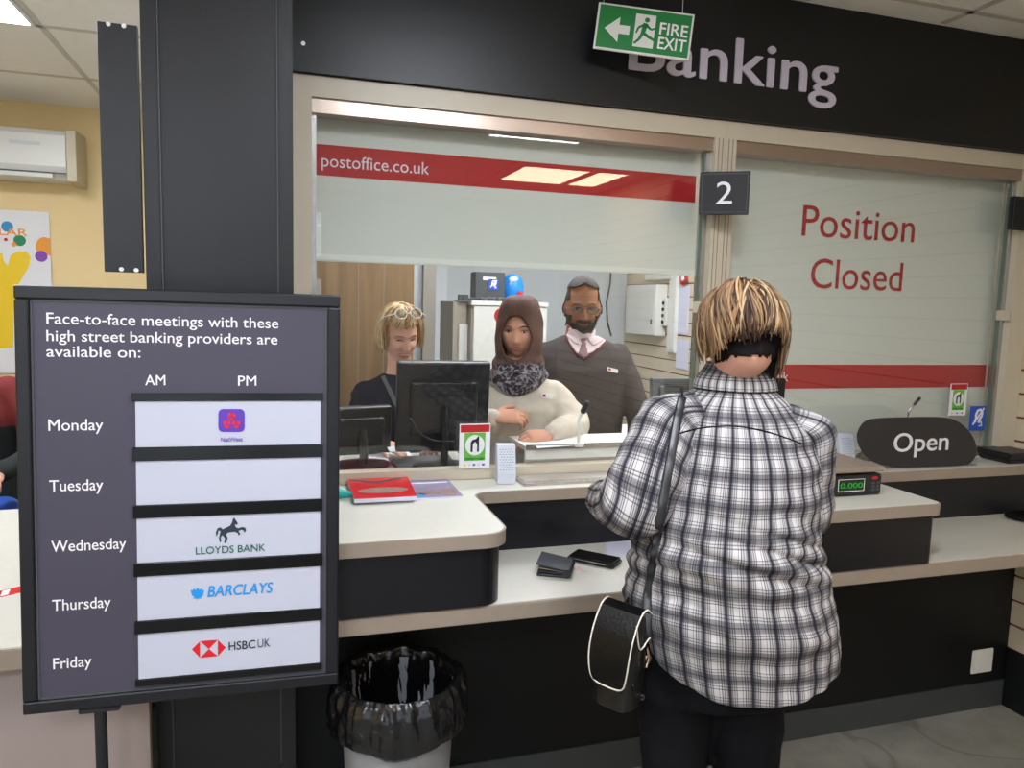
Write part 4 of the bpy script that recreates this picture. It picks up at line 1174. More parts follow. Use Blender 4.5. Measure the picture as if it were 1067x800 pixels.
# right staff wall items
def wallbox(name, pa, pc, dep, m, lab, cat):
    a = PX(pa[0], pa[1], XR - dep); c = PX(pc[0], pc[1], XR - dep)
    t = thing(name, lab, cat, (XR - dep / 2, (a.y + c.y) / 2, min(a.z, c.z)))
    MB().box((XR - dep, min(a.y, c.y), min(a.z, c.z)), (XR - .002, max(a.y, c.y), max(a.z, c.z)), bev=.006).build('body', m, t)
    return t, a, c
t, a, c = wallbox('consumer_unit', (653, 297), (682, 350), .1, 'white_plastic', 'large white electrical box on the staff slat wall', 'electrical box')
MB().box((XR - .104, min(a.y, c.y) + .03, c.z + .04), (XR - .1, max(a.y, c.y) - .03, a.z - .04), bev=.001).build('door', 'cabinet', t)
MB().box((XR - .108, min(a.y, c.y) + .05, c.z + .09), (XR - .104, min(a.y, c.y) + .07, c.z + .13)).build('latch', 'grey_plastic', t)
t, a, c = wallbox('trunking', (698, 284), (702, 368), .03, 'white_plastic', 'white vertical cable trunking on the staff slat wall', 'trunking')
MB().box((XR - .034, min(a.y, c.y) + .01, min(a.z, c.z) + .02), (XR - .03, max(a.y, c.y) - .01, max(a.z, c.z) - .02)).build('cover', 'cabinet', t)
t, a, c = wallbox('notice_sheet', (706, 298), (716, 349), .01, 'paper_lilac', 'upper pale blue paper notice on staff slat wall', 'notice')
t, a, c = wallbox('notice_sheet', (705, 353), (716, 386), .01, 'paper_lilac', 'lower pale blue paper notice on staff slat wall', 'notice')
t, a, c = wallbox('adaptor_box', (689, 310), (693, 340), .05, 'white_plastic', 'small white box with black knobs beside the electrical box', 'box')
kk = MB()
for k in range(4):
    z_ = c.z + (a.z - c.z) * (.15 + .22 * k); kk.cyl((XR - .058, (a.y + c.y) / 2, z_), (XR - .05, (a.y + c.y) / 2, z_), .014, n=14)
kk.build('knob', 'rubber', t)
t, a, c = wallbox('white_file', (672, 279), (700, 291), .04, 'cabinet', 'white box file high on the staff slat wall', 'file')
t = thing('red_rosette', 'red rosette pinned on the staff slat wall near window edge', 'rosette', PX(712, 291, XR - .02))
p = PX(712.5, 290, XR - .02)
rs = MB()
for k in range(10):
    a_ = k * .628; rs.ell(p + V((0, .035 * math.cos(a_), .035 * math.sin(a_))), .012, .02, .02, 10, 8)
rs.build('ribbon', 'red', t, smooth=True)
MB().ell(p + V((-.008, 0, 0)), .012, .022, .022).build('centre', 'paper', t, smooth=True)
t = thing('yellow_tag', 'small yellow tag hooked on the staff slat wall', 'tag', PX(702, 302, XR - .02))
p = PX(702.5, 303, XR - .02); MB().box((p.x, p.y - .03, p.z - .03), (p.x + .015, p.y + .03, p.z + .03), bev=.003).build('card', 'yellow', t)
t = thing('wall_cable', 'thin grey cable hanging down the back wall beside the man', 'cable', PY(637, 282, 6.13))
MB().tube([PY(x, y, 6.135) for x, y in ((637, 276), (636, 295), (632, 315), (633, 335), (637, 350))], .008, n=8).build('cable', 'grey_plastic', t)

# ================================================================== PEOPLE
def voxel(mb, size, it=4, fac=.5, adapt=0):
    bmesh.ops.recalc_face_normals(mb.bm, faces=mb.bm.faces[:])
    me = bpy.data.meshes.new('v'); mb.bm.to_mesh(me); mb.bm.free()
    ob = bpy.data.objects.new('v', me); COL.objects.link(ob)
    r = ob.modifiers.new('r', 'REMESH'); r.mode = 'VOXEL'; r.voxel_size = size; r.adaptivity = adapt
    s_ = ob.modifiers.new('s', 'SMOOTH'); s_.iterations = it; s_.factor = fac
    dg = bpy.context.evaluated_depsgraph_get(); dg.update()
    out = bpy.data.meshes.new_from_object(ob.evaluated_get(dg))
    bpy.data.objects.remove(ob); bpy.data.meshes.remove(me)
    return out
def bvh_of(me):
    return BVHTree.FromPolygons([v.co.copy() for v in me.vertices], [tuple(p.vertices) for p in me.polygons])
def cr(pts, k=5):
    P = []
    for i in range(len(pts) - 1):
        a, b, c, d = pts[max(i - 1, 0)], pts[i], pts[i + 1], pts[min(i + 2, len(pts) - 1)]
        for j in range(k):
            s_ = j / k
            P.append(.5 * ((2 * b) + (c - a) * s_ + (2 * a - 5 * b + 4 * c - d) * s_ * s_ + (3 * b - a - 3 * c + d) * s_ ** 3))
    P.append(pts[-1] * 1.0)
    return P
def limb(mb, pts, rads, n=16, k=5, flat=1.0, up=None):
    q = cr([V((*p, r)).to_4d() if False else V((p[0], p[1], p[2], r)) for p, r in zip(pts, rads)], k)
    mb.tube([v.to_3d() if len(v) == 3 else V((v[0], v[1], v[2])) for v in q], [v[3] for v in q], n=n, round_ends=True, flat=flat, up=up)
    return mb
def fr_of(F):
    y = -V(F).normalized(); y.z = 0; y.normalize()
    x = y.cross(V((0, 0, 1)))
    return Matrix((x, y, V((0, 0, 1)))).transposed()
def hs(c, ax, h):        # gaussian
    return math.exp(-((c - ax) / h) ** 2)
def head_mesh(H, Rm, S=1.0, tall=1.0, wide=1.0, jaw=1.0, nose=1.0, smile=0.0):
    """closed head, eye level at the origin, facing local -y; H world centre, Rm 3x3"""
    mb = MB()
    nu, nv = 96, 72
    rows = []
    for j in range(1, nv):
        ph = math.pi * j / nv
        row = []
        for i in range(nu):
            th = 2 * math.pi * i / nu
            x = math.sin(ph) * math.cos(th); y = math.sin(ph) * math.sin(th); z = math.cos(ph)
            if z > 0:
                k_ = max(math.sin(ph), 1e-4) ** -.22; x *= k_; y *= k_
            X, Y, Z = x * .074, y * .094, z * .118
            # narrow jaw, flatter face, fuller back skull
            lo = max(0, -z)
            X *= 1 - .26 * lo ** 1.6 * jaw
            if y > 0: Y *= 1 - .45 * lo; Y += .004
            else: Y *= .94
            if y < 0:
                ax = abs(X)
                fr_ = min(1, -y * 1.6)
                d = 0
                d += .026 * nose * math.exp(-(X / .0105) ** 2) * max(0, min(1, (0.006 - Z) / .042)) * (1 if Z > -.042 else math.exp(-((Z + .042) / .007) ** 2))
                d += .006 * math.exp(-(ax - .012) ** 2 / .00006) * math.exp(-((Z + .04) / .008) ** 2)
                d -= .013 * math.exp(-((ax - .031) / .014) ** 2) * math.exp(-((Z - .0) / .012) ** 2)
                d += .008 * math.exp(-((ax - .028) / .024) ** 2) * math.exp(-((Z - .019) / .008) ** 2)
                d += .006 * math.exp(-((ax - .036) / .018) ** 2) * math.exp(-((Z + .03) / .02) ** 2) * (1 + smile)
                lz = Z + .066 - smile * 4.5 * X * X
                d += .006 * math.exp(-(X / .024) ** 4) * (math.exp(-((lz - .005) / .0045) ** 2) + 1.1 * math.exp(-((lz + .006) / .005) ** 2))
                d -= .003 * math.exp(-(X / .026) ** 4) * math.exp(-((lz) / .002) ** 2)
                d += .009 * math.exp(-(X / .02) ** 2) * math.exp(-((Z + .1) / .013) ** 2)
                d -= .003 * math.exp(-(X / .02) ** 2) * math.exp(-((Z + .084) / .006) ** 2)
                Y -= d * fr_
            row.append(mb.bm.verts.new(V((X * wide, Y, Z * tall)) * S))
        rows.append(row)
    t0 = mb.bm.verts.new(V((0, 0, .118 * S * tall))); t1 = mb.bm.verts.new(V((0, -.02 * S, -.118 * S * tall)))
    for i in range(nu):
        mb.bm.faces.new((t0, rows[0][i], rows[0][(i + 1) % nu])); mb.bm.faces.new((t1, rows[-1][(i + 1) % nu], rows[-1][i]))
    for j in range(len(rows) - 1):
        for i in range(nu): mb.bm.faces.new((rows[j][i], rows[j + 1][i], rows[j + 1][(i + 1) % nu], rows[j][(i + 1) % nu]))
    for sx in (-1, 1):      # ears
        c = V((sx * .0735 * S * wide, .008 * S, -.012 * S))
        mb.ell(c, .009 * S, .017 * S, .03 * S, 16, 12, Matrix.Rotation(sx * .35, 3, 'Z'))
    for v in mb.bm.verts: v.co = Rm @ v.co + H
    return mb
def hand(mb, W, d, back, side, curl=(.35, .45, .5, .55), S=1.0, spread=.06, thumb_in=.5):
    """W wrist, d pointing along the hand, back = back-of-hand normal, side = direction of the thumb"""
    d = V(d).normalized(); back = V(back); back = (back - d * back.dot(d)).normalized(); side_ = d.cross(back)
    if side_.dot(V(side)) < 0: side_ = -side_
    s_ = side_
    L = .088 * S
    rings = []
    for t_, hw, ht in ((-.02, .026, .019), (.0, .027, .018), (.25, .033, .0165), (.6, .040, .0155), (.9, .041, .013), (1.02, .038, .010)):
        rings.append((W + d * L * t_, s_ * hw * S, back * ht * S))
    mb.loft(rings, 18)
    ln = (.068, .076, .071, .056); base = (.029, .0097, -.0097, -.028); rad = (.0088, .0091, .0087, .0077)
    for k in range(4):
        p = W + d * (L * (.93 - (0.0, -.02, .0, .05)[k])) + s_ * base[k] * S
        ang = (1.5 - k) * spread; dd = (d * math.cos(ang) + s_ * math.sin(ang)).normalized()
        pts = [p - dd * .015 * S, p]; bend = 0
        q = p
        for seg, fr_ in enumerate((.45, .3, .25)):
            bend += curl[k] * (1, 1.3, .9)[seg]
            v_ = dd * math.cos(bend) - back * math.sin(bend)
            q = q + v_ * ln[k] * fr_ * S; pts.append(q)
        r = rad[k] * S
        limb(mb, pts, [r, r * 1.02, r * .98, r * .9, r * .78], 12, 4)
    p = W + d * L * .22 + s_ * .026 * S
    v1 = (d * .6 + s_ * .72 - back * .25 * thumb_in).normalized(); v2 = (d * .85 + s_ * .35 - back * .5 * thumb_in).normalized()
    limb(mb, [p - v1 * .02 * S, p, p + v1 * .036 * S, p + v1 * .036 * S + v2 * .028 * S, p + v1 * .036 * S + v2 * .05 * S], [.013 * S, .0125 * S, .0108 * S, .0098 * S, .008 * S], 12, 4)
def wrinkle(me, amp, fn):
    me.calc_loop_triangles() if False else None
    nrm = [v.normal.copy() for v in me.vertices]
    for v, n_ in zip(me.vertices, nrm): v.co = v.co + n_ * (amp * fn(v.co))
    me.update()
def shoe(parent, A, F, name='shoe'):
    F = V((F[0], F[1], 0)).normalized(); s_ = V((-F.y, F.x, 0))
    mb = MB(); rr = []
    for t_, hw, h_ in ((-.075, .022, .05), (-.06, .033, .065), (-.02, .036, .075), (.05, .042, .055), (.12, .045, .042), (.165, .036, .034), (.19, .015, .02)):
        rr.append((V((A.x, A.y, h_ / 2 + .001)) + F * t_, s_ * hw, V((0, 0, h_ / 2))))
    mb.loft(rr, 20); return mb.build(name, 'black_plastic', parent, smooth='auto')
def torso_rings(pelvis, chest, neck, lat, fw, ws, f=1.0):
    """ws = list of (t, halfwidth, halfdepth, forward shift)"""
    out = []
    for t_, hw, hd, sh_ in ws:
        c = pelvis.lerp(chest, min(t_, 1)) if t_ <= 1 else chest.lerp(neck, t_ - 1)
        out.append((c + fw * sh_, lat * hw * f, fw * hd * f))
    return out
def face_parts(P, Hc, Rm, S, bvh, lips='lips', brow='brow_dark', smile=0, closed=0, tall=1.0, brow_up=0):
    def L(x, y, z): return Rm @ (V((x, y, z * tall)) * S) + Hc
    fwd = Rm @ V((0, 1, 0))
    def surf(x, z, off=.0):
        o_ = L(x, -.2, z); h_ = bvh.ray_cast(o_, fwd)
        return (h_[0] if h_[0] is not None else L(x, -.09, z)) - fwd * off
    for sx in (-1, 1):
        e_ = MB()
        e_.ell(surf(sx * .031, .0) + fwd * .0045 * S, .0125 * S, .008 * S, .0048 * S * (1 - .75 * closed), 16, 12, Rm)
        eb = e_.build('eye', 'eye_white', P, smooth=True)
        MB().ell(surf(sx * .031 - .001, -.001) - fwd * .0016 * S, .0052 * S, .0028 * S, .0046 * S * (1 - .7 * closed), 12, 10, Rm).build('iris', 'iris', eb, smooth=True)
        lid = MB(); lid.tube([surf(sx * (.031 + k * .0065), .0062 * (1 - .8 * closed) - .0011 * k * k, .0012) for k in (-2, -1, 0, 1, 2)], .0016 * S, n=6)
        lid.build('eyelash', 'brow_dark', eb)
        b_ = MB(); b_.tube([surf(sx * x, z + brow_up, .001) for x, z in ((.014, .0185), (.022, .022), (.034, .0235), (.044, .02), (.05, .0155))], [.0022, .0036, .0036, .0028, .0014], n=8, flat=.6)
        b_.build('eyebrow', brow, P)
    lp = MB()
    zc = -.066
    for dz, rr in ((.0042, .0036), (-.005, .0046)):
        pts = [surf(x, zc + dz * (1 - (x / .03) ** 2) + smile * 4.5 * x * x * (1 if True else 0) - (smile * .006 if dz < 0 else 0), -.0005) for x in [-.024 - .004 * smile + (.048 + .008 * smile) * k / 8 for k in range(9)]]
        lp.tube(pts, [rr * (.35 + .65 * math.sin(math.pi * (k + .5) / 9)) * S for k in range(9)], n=8, flat=.7)
    lp.build('lips', lips, P, smooth=True)
    if smile:
        t_ = MB(); t_.tube([surf(x, zc - .001 + smile * 4.5 * x * x, .0008) for x in [-.019 + .038 * k / 8 for k in range(9)]], [.0022 * S * (.5 + .5 * math.sin(math.pi * k / 8)) + .0006 for k in range(9)], n=6)
        t_.build('teeth', 'teeth', P)
    return surf
def strands(mb, paths, r0):
    for pts, rr in paths:
        mb.tube(pts, [r0 * rr * (.35 + .65 * math.sin(math.pi * min(1, (k + .6) / len(pts)) ** .8)) for k in range(len(pts))], n=6, flat=.55)

# ---------------------------------------------------------------- staff builder
def staff(lab, E, az, P):
    """E eye-level head centre; az facing azimuth (towards -y, turned to -x when positive)"""
    F = V((-math.sin(az), -math.cos(az), 0)); Rb = fr_of(V((-math.sin(P.get('body_az', az)), -math.cos(P.get('body_az', az)), 0)))
    Rh = fr_of(F) @ Matrix.Rotation(P.get('nod', 0), 3, 'X') @ Matrix.Rotation(P.get('tilt', 0), 3, 'Y')
    Fb = -Rb.col[1]; lat = Rb.col[0]; S = P.get('S', 1.0)
    neck = V((E.x, E.y, E.z - .165 * S + P.get('nz', .01))) - Fb * .02
    shz = neck.z - .055
    chest = V((neck.x, neck.y, neck.z - .16)) - Fb * .005
    pel = V((neck.x, neck.y, neck.z - .56)) - Fb * (-.01) + Fb * P.get('lean', 0) * -.1
    sw, bw, bd = P['sh'], P['bw'], P['bd']
    root = thing('person', lab, 'person', (pel.x, pel.y, 0))
    sk = head_mesh(E, Rh, S, P.get('tall', 1), P.get('wide', 1), P.get('jaw', 1), P.get('nose', 1), P.get('smile', 0))
    limb(sk, [E + Rh @ V((0, .02, -.05)) * S, neck + V((0, 0, .05)), neck + V((0, 0, -.02)), chest], [.056 * S * P.get('nk', 1), .052 * S * P.get('nk', 1), .058 * S * P.get('nk', 1), .07])
    ws = [(0, bw, bd, 0), (.3, bw * .92, bd * .95, 0), (.65, bw * .98, bd, .005), (1.0, sw * .9, bd, .01), (1.35, sw * .96, bd * .86, .0), (1.6, sw * .8, bd * .66, -.005), (1.76, sw * .5, .07, -.005), (1.9, .07, .058, -.005)]
    sk.loft(torso_rings(pel, chest, neck, lat, Fb, ws, .92), 28)
    arms = []
    for sx, key in ((-1, 'L'), (1, 'R')):      # L = viewer's left
        sh = neck + lat * (sx * (sw - .055)) + V((0, 0, shz - neck.z - .042))
        el, wr, hd_ = P[key]['e'], P[key]['w'], P[key]['h']
        arms.append((sh, el, wr))
        limb(sk, [sh, sh.lerp(el, .5), el, el.lerp(wr, .4), wr], [.045, .042, .036, .036, .025])
        hand(sk, wr + V(hd_['d']).normalized() * .012, hd_['d'], hd_['b'], hd_['t'], hd_.get('c', (.35, .45, .5, .55)), P.get('HS', .95), thumb_in=.5)
    hips = []
    for sx in (-1, 1):
        hp = pel + lat * sx * bw * .5 + V((0, 0, -.02)); kn = V((hp.x, hp.y, .47)) + Fb * .02; an = V((hp.x, hp.y, .09))
        hips.append((hp, kn, an)); limb(sk, [hp, hp.lerp(kn, .5), kn, kn.lerp(an, .4), an], [.08, .07, .052, .05, .035])
    me = voxel(sk, .0042, 2, .5)
    bv = bvh_of(me)
    body = link('body', me, P['skin'], root, smooth=True)
    surf = face_parts(root, E, Rh, S, bv, P.get('lips', 'lips'), P.get('brow', 'brow_dark'), P.get('smile', 0), P.get('closed', 0), P.get('tall', 1))
    # jumper: torso and sleeves in one skin
    tp = MB(); tp.loft(torso_rings(pel, chest, neck, lat, Fb, ws, 1.08), 36)
    for (sh, el, wr), key in zip(arms, 'LR'):
        e2 = el.lerp(wr, .96)
        limb(tp, [sh, sh.lerp(el, .5), el, el.lerp(wr, .45), e2], [.053, .06 * P.get('slv', 1), .056 * P.get('slv', 1), .05 * P.get('slv', 1), .037], n=20)
    tm = voxel(tp, .007, 5, .5)
    tm.update()
    wrinkle(tm, P.get('wr', .006), lambda c: noise.noise(V((c.x * 9, c.y * 9, c.z * 14))) + .6 * noise.noise(V((c.x * 20 + 4, c.y * 20, c.z * 26))))
    tb = bvh_of(tm)
    top = link(P.get('topname', 'jumper'), tm, P['top'], root, smooth=True)
    cuf = MB()
    for (sh, el, wr) in arms:
        d = (wr - el).normalized(); cuf.tube([el.lerp(wr, .9), el.lerp(wr, .99)], [.037, .034], n=20)
    cuf.build('cuff', P['top'], top, smooth='auto')
    tr = MB(); tr.loft([(pel + V((0, 0, .05)), lat * bw * 1.1, Fb * bd * 1.08), (pel + V((0, 0, -.06)), lat * bw * 1.1, Fb * bd * 1.1), (pel + V((0, 0, -.14)), lat * bw * 1.0, Fb * bd * .9)], 28)
    for hp, kn, an in hips: limb(tr, [hp, hp.lerp(kn, .5), kn, kn.lerp(an, .5), an + V((0, 0, -.02))], [.1, .088, .07, .064, .058])
    link('trousers', voxel(tr, .01, 4), 'black_cloth', root, smooth=True)
    for hp, kn, an in hips: shoe(root, an, Fb)
    return dict(root=root, neck=neck, chest=chest, pel=pel, lat=lat, F=Fb, Rh=Rh, tb=tb, bv=bv, top=top, surf=surf, E=E, S=S, arms=arms, Rb=Rb)
def on_chest(st, px, py, off=.004):
    d = ray(px, py); h_ = st['tb'].ray_cast(CAM, d)
    if h_[0] is None: return None, None
    return h_[0] - d * off, h_[1]
def badge(st, px, py, w_, h_, tilt=0, two=True):
    p, n_ = on_chest(st, px, py)
    if p is None: print('badge miss', px, py); return
    if n_.dot(p - CAM) > 0: n_ = -n_
    x_ = V((0, 0, 1)).cross(n_).normalized(); z_ = n_.cross(x_).normalized()
    r_ = Matrix.Rotation(tilt, 3, n_); x_ = r_ @ x_; z_ = r_ @ z_
    b_ = MB().obox(p + n_ * .002, x_ * w_, n_ * .0015, z_ * h_, bev=.001).build('name_badge', 'white_plastic', st['root'])
    MB().obox(p + n_ * .0038 - x_ * w_ * .55, x_ * w_ * .25, n_ * .0004, z_ * h_ * .5).build('badge_mark', 'red', b_)
def chest_patch(st, poly_px, m, off, name, parent=None, step=1.2, th=.003):
    """cloth patch lying on the jumper, bounded by a polygon seen from the front"""
    xs_ = [p[0] for p in poly_px]; ys_ = [p[1] for p in poly_px]
    def inside(x, y):
        c = False; j = len(poly_px) - 1
        for i in range(len(poly_px)):
            xi, yi = poly_px[i]; xj, yj = poly_px[j]
            if (yi > y) != (yj > y) and x < (xj - xi) * (y - yi) / (yj - yi) + xi: c = not c
            j = i
        return c
    mb = MB(); G = {}
    nx = int((max(xs_) - min(xs_)) / step) + 1; ny = int((max(ys_) - min(ys_)) / step) + 1
    def vert(i, j):
        if (i, j) not in G:
            x = min(xs_) + i * step; y = min(ys_) + j * step; d = ray(x, y)
            best = st['tb'].ray_cast(CAM, d); b2 = st['bv'].ray_cast(CAM, d)
            h_ = best if best[0] is not None and (b2[0] is None or best[3] < b2[3]) else b2
            G[(i, j)] = mb.bm.verts.new(h_[0] - d * off) if h_[0] is not None else None
        return G[(i, j)]
    for i in range(nx):
        for j in range(ny):
            if inside(min(xs_) + (i + .5) * step, min(ys_) + (j + .5) * step):
                q = [vert(i, j), vert(i + 1, j), vert(i + 1, j + 1), vert(i, j + 1)]
                if None not in q and max((a.co - b.co).length for a in q for b in q) < .06: mb.bm.faces.new(q)
    bmesh.ops.smooth_vert(mb.bm, verts=mb.bm.verts[:], factor=.5, use_axis_x=True, use_axis_y=True, use_axis_z=True)
    bmesh.ops.solidify(mb.bm, geom=mb.bm.faces[:], thickness=th)
    return mb.build(name, m, parent or st['root'], smooth=True)

# ---------------------------------------------------------------- woman in headscarf
E1 = PD(541, 343.5, 3.0)
az1 = math.radians(26)
hj = staff('person in brown headscarf and cream jumper with name badge working behind the left window', E1, az1, dict(
    skin='skin_mid', top='cream_knit', sh=.20, bw=.185, bd=.125, body_az=math.radians(20), nod=.08, S=.97, HS=.95, wide=1.06, jaw=.8, slv=1.15, wr=.010,
    L=dict(e=PD(499, 452, 3.0), w=PD(513, 435, 2.79), h=dict(d=(.95, -.1, .05), b=(0, -.6, .8), t=(0, -.5, .8), c=(.3, .4, .5, .6))),
    R=dict(e=PD(598, 446, 2.98), w=PD(575, 453, 2.78), h=dict(d=(-.96, -.2, -.04), b=(.1, -.5, .85), t=(-.2, -.8, -.2), c=(.25, .35, .4, .5)))))
badge(hj, 570, 412.5, .024, .011, -.1)
def hijab(st):
    S = st['S']; Rm = st['Rh']; E_ = st['E']; F = st['F']
    mb = MB(); nu, nv = 120, 96
    key = [(.142, .004, .004, .01), (.137, .04, .05, .01), (.122, .066, .082, .01), (.09, .085, .103, .008), (.04, .094, .112, .006), (-.02, .098, .114, .002), (-.07, .098, .108, -.004),
           (-.11, .10, .104, -.006), (-.15, .112, .112, -.006), (-.19, .122, .118, -.008), (-.205, .11, .105, -.008)]
    def at_(t_):
        x = t_ * (len(key) - 1); i = min(int(x), len(key) - 2); s_ = x - i
        a, b, c, d = key[max(i - 1, 0)], key[i], key[i + 1], key[min(i + 2, len(key) - 1)]
        return [.5 * ((2 * b[k]) + (c[k] - a[k]) * s_ + (2 * a[k] - 5 * b[k] + 4 * c[k] - d[k]) * s_ * s_ + (3 * b[k] - a[k] - 3 * c[k] + d[k]) * s_ ** 3) for k in range(4)]
    rows = []
    for j in range(nv + 1):
        z, hw, hd_, sh_ = at_(j / nv)
        row = []
        for i in range(nu):
            a = 2 * math.pi * i / nu; ca, sa = math.cos(a), math.sin(a)
            fr_ = max(0, -sa)
            zz = z - (.045 * fr_ ** 2 * max(0, (-z - .11) / .08) if z < -.11 else 0)
            fold = noise.noise(V((ca * 2, sa * 2, zz * 16))) * .006 + .004 * math.sin(zz * 110 + 2.5 * ca) * max(0, min(1, (-zz - .07) / .05))
            row.append(mb.bm.verts.new(V((ca * (hw + fold), sa * (hd_ + fold) + sh_, zz)) * S))
        rows.append(row)
    for j in range(nv):
        for i in range(nu):
            q = [rows[j][i], rows[j][(i + 1) % nu], rows[j + 1][(i + 1) % nu], rows[j + 1][i]]
            c = sum((v.co for v in q), V()) / 4 / S
            zc_ = c.z + .022
            up_ = .088 if zc_ > 0 else .088
            wv = .062 * math.sqrt(max(0, 1 - (zc_ / up_) ** 2)) * (1 - .22 * max(0, zc_ / up_) - .08 * max(0, -zc_ / up_))
            if c.y < 0 and abs(c.x) < wv: continue
            mb.bm.faces.new(q)
    bmesh.ops.delete(mb.bm, geom=[v for v in mb.bm.verts if not v.link_faces], context='VERTS')
    bd_ = [e for e in mb.bm.edges if e.is_boundary]
    bv_ = list({v for e in bd_ for v in e.verts if v.co.y < 0 and v.co.z > -.13 * S})
    for _ in range(6):
        new = {}
        for v in bv_:
            nb = [e.other_vert(v).co for e in v.link_edges if e.is_boundary]
            if nb: new[v] = v.co * .5 + sum(nb, V()) / len(nb) * .5
        for v, c in new.items(): v.co = c
    for v in bv_: v.co.y += .008 * S
    # outer thickness
    for v in mb.bm.verts:
        zl = v.co.z / S
        Rr = Rm if zl > -.08 else (st['Rb'] if zl < -.16 else Rm.lerp(st['Rb'], 0) if False else Rm)
        v.co = Rr @ v.co + E_
    bmesh.ops.recalc_face_normals(mb.bm, faces=mb.bm.faces[:])
    bmesh.ops.solidify(mb.bm, geom=mb.bm.faces[:], thickness=.004)
    m = M['hijab']
    nt = m.node_tree; b = nt.nodes['Principled BSDF']
    tc = nt.nodes.new('ShaderNodeTexCoord'); sep = nt.nodes.new('ShaderNodeSeparateXYZ'); nt.links.new(tc.outputs['Object'], sep.inputs[0])
    mr = nt.nodes.new('ShaderNodeMapRange'); mr.inputs['From Min'].default_value = E_.z - .145 * S; mr.inputs['From Max'].default_value = E_.z - .12 * S
    mr.inputs['To Min'].default_value = 1; mr.inputs['To Max'].default_value = 0
    nt.links.new(sep.outputs['Z'], mr.inputs['Value'])
    vo = nt.nodes.new('ShaderNodeTexNoise'); vo.inputs['Scale'].default_value = 28; vo.inputs['Distortion'].default_value = 2.5; nt.links.new(tc.outputs['Object'], vo.inputs['Vector'])
    rp = nt.nodes.new('ShaderNodeValToRGB'); rp.color_ramp.elements[0].position = .45; rp.color_ramp.elements[0].color = lin((44, 34, 40)); rp.color_ramp.elements[1].position = .62; rp.color_ramp.elements[1].color = lin((150, 146, 152))
    nt.links.new(vo.outputs['Fac'], rp.inputs[0])
    yf = nt.nodes.new('ShaderNodeMapRange'); yf.inputs['From Min'].default_value = -.02; yf.inputs['From Max'].default_value = -.05; nt.links.new(sep.outputs['Y'], yf.inputs['Value'])
    mu = nt.nodes.new('ShaderNodeMath'); mu.operation = 'MULTIPLY'; nt.links.new(mr.outputs[0], mu.inputs[0]); nt.links.new(yf.outputs[0], mu.inputs[1])
    mx = nt.nodes.new('ShaderNodeMix'); mx.data_type = 'RGBA'
    old = b.inputs['Base Color'].links[0].from_socket
    nt.links.new(mu.outputs[0], mx.inputs['Factor']); nt.links.new(old, mx.inputs['A']); nt.links.new(rp.outputs[0], mx.inputs['B']); nt.links.new(mx.outputs['Result'], b.inputs['Base Color'])
    return mb.build('headscarf', 'hijab', st['root'], smooth=True)
hijab(hj)

# ---------------------------------------------------------------- man with beard and glasses
E2 = PD(607, 319.5, 3.3)
mn = staff('bearded person in glasses and charcoal V-neck jumper over pink shirt and tie', E2, math.radians(16), dict(
    skin='skin_brown', top='grey_knit', sh=.235, bw=.20, bd=.14, body_az=math.radians(8), nod=.12, S=1.0, tall=1.02, wide=1.0, nk=1.15, nz=.055, lips='lips_dark', HS=1.0, wr=.004,
    L=dict(e=PD(566, 435, 3.33), w=PD(572, 490, 3.25), h=dict(d=(.1, -.2, -.95), b=(-.9, -.2, 0), t=(0, -.9, 0))),
    R=dict(e=PD(666, 435, 3.33), w=PD(662, 490, 3.25), h=dict(d=(-.1, -.2, -.95), b=(.9, -.2, 0), t=(0, -.9, 0)))))
badge(mn, 638, 385.5, .028, .008, -.22)
chest_patch(mn, [(590, 349), (597, 343), (618, 343), (638, 346), (630, 357), (618, 367), (608, 372), (600, 367), (594, 358)], 'pink_shirt', .006, 'shirt_front')
chest_patch(mn, [(604.5, 352), (611, 352), (610, 356), (613.5, 371), (608, 373.5), (602.5, 369), (606, 357)], 'tie', .011, 'tie')
cl = chest_patch(mn, [(590.5, 350), (594, 341), (600, 346), (606, 352), (603, 359), (598, 358)], 'pink_shirt', .012, 'collar')
cl = chest_patch(mn, [(611, 352), (622, 342), (633, 346), (626, 357), (618, 361)], 'pink_shirt', .012, 'collar')
def line_on(st, pts, off):
    out = []
    for i in range(len(pts) - 1):
        for k in range(6):
            x = pts[i][0] + (pts[i + 1][0] - pts[i][0]) * k / 6; y = pts[i][1] + (pts[i + 1][1] - pts[i][1]) * k / 6
            p, n_ = on_chest(st, x, y, off)
            if p is not None: out.append(p)
    return out
MB().tube(line_on(mn, [(589, 349), (593, 358), (600, 368), (608, 374), (618, 369), (630, 359), (639, 347)], .007), .0045, n=8).build('neck_trim', 'burgundy', mn['top'], smooth=True)
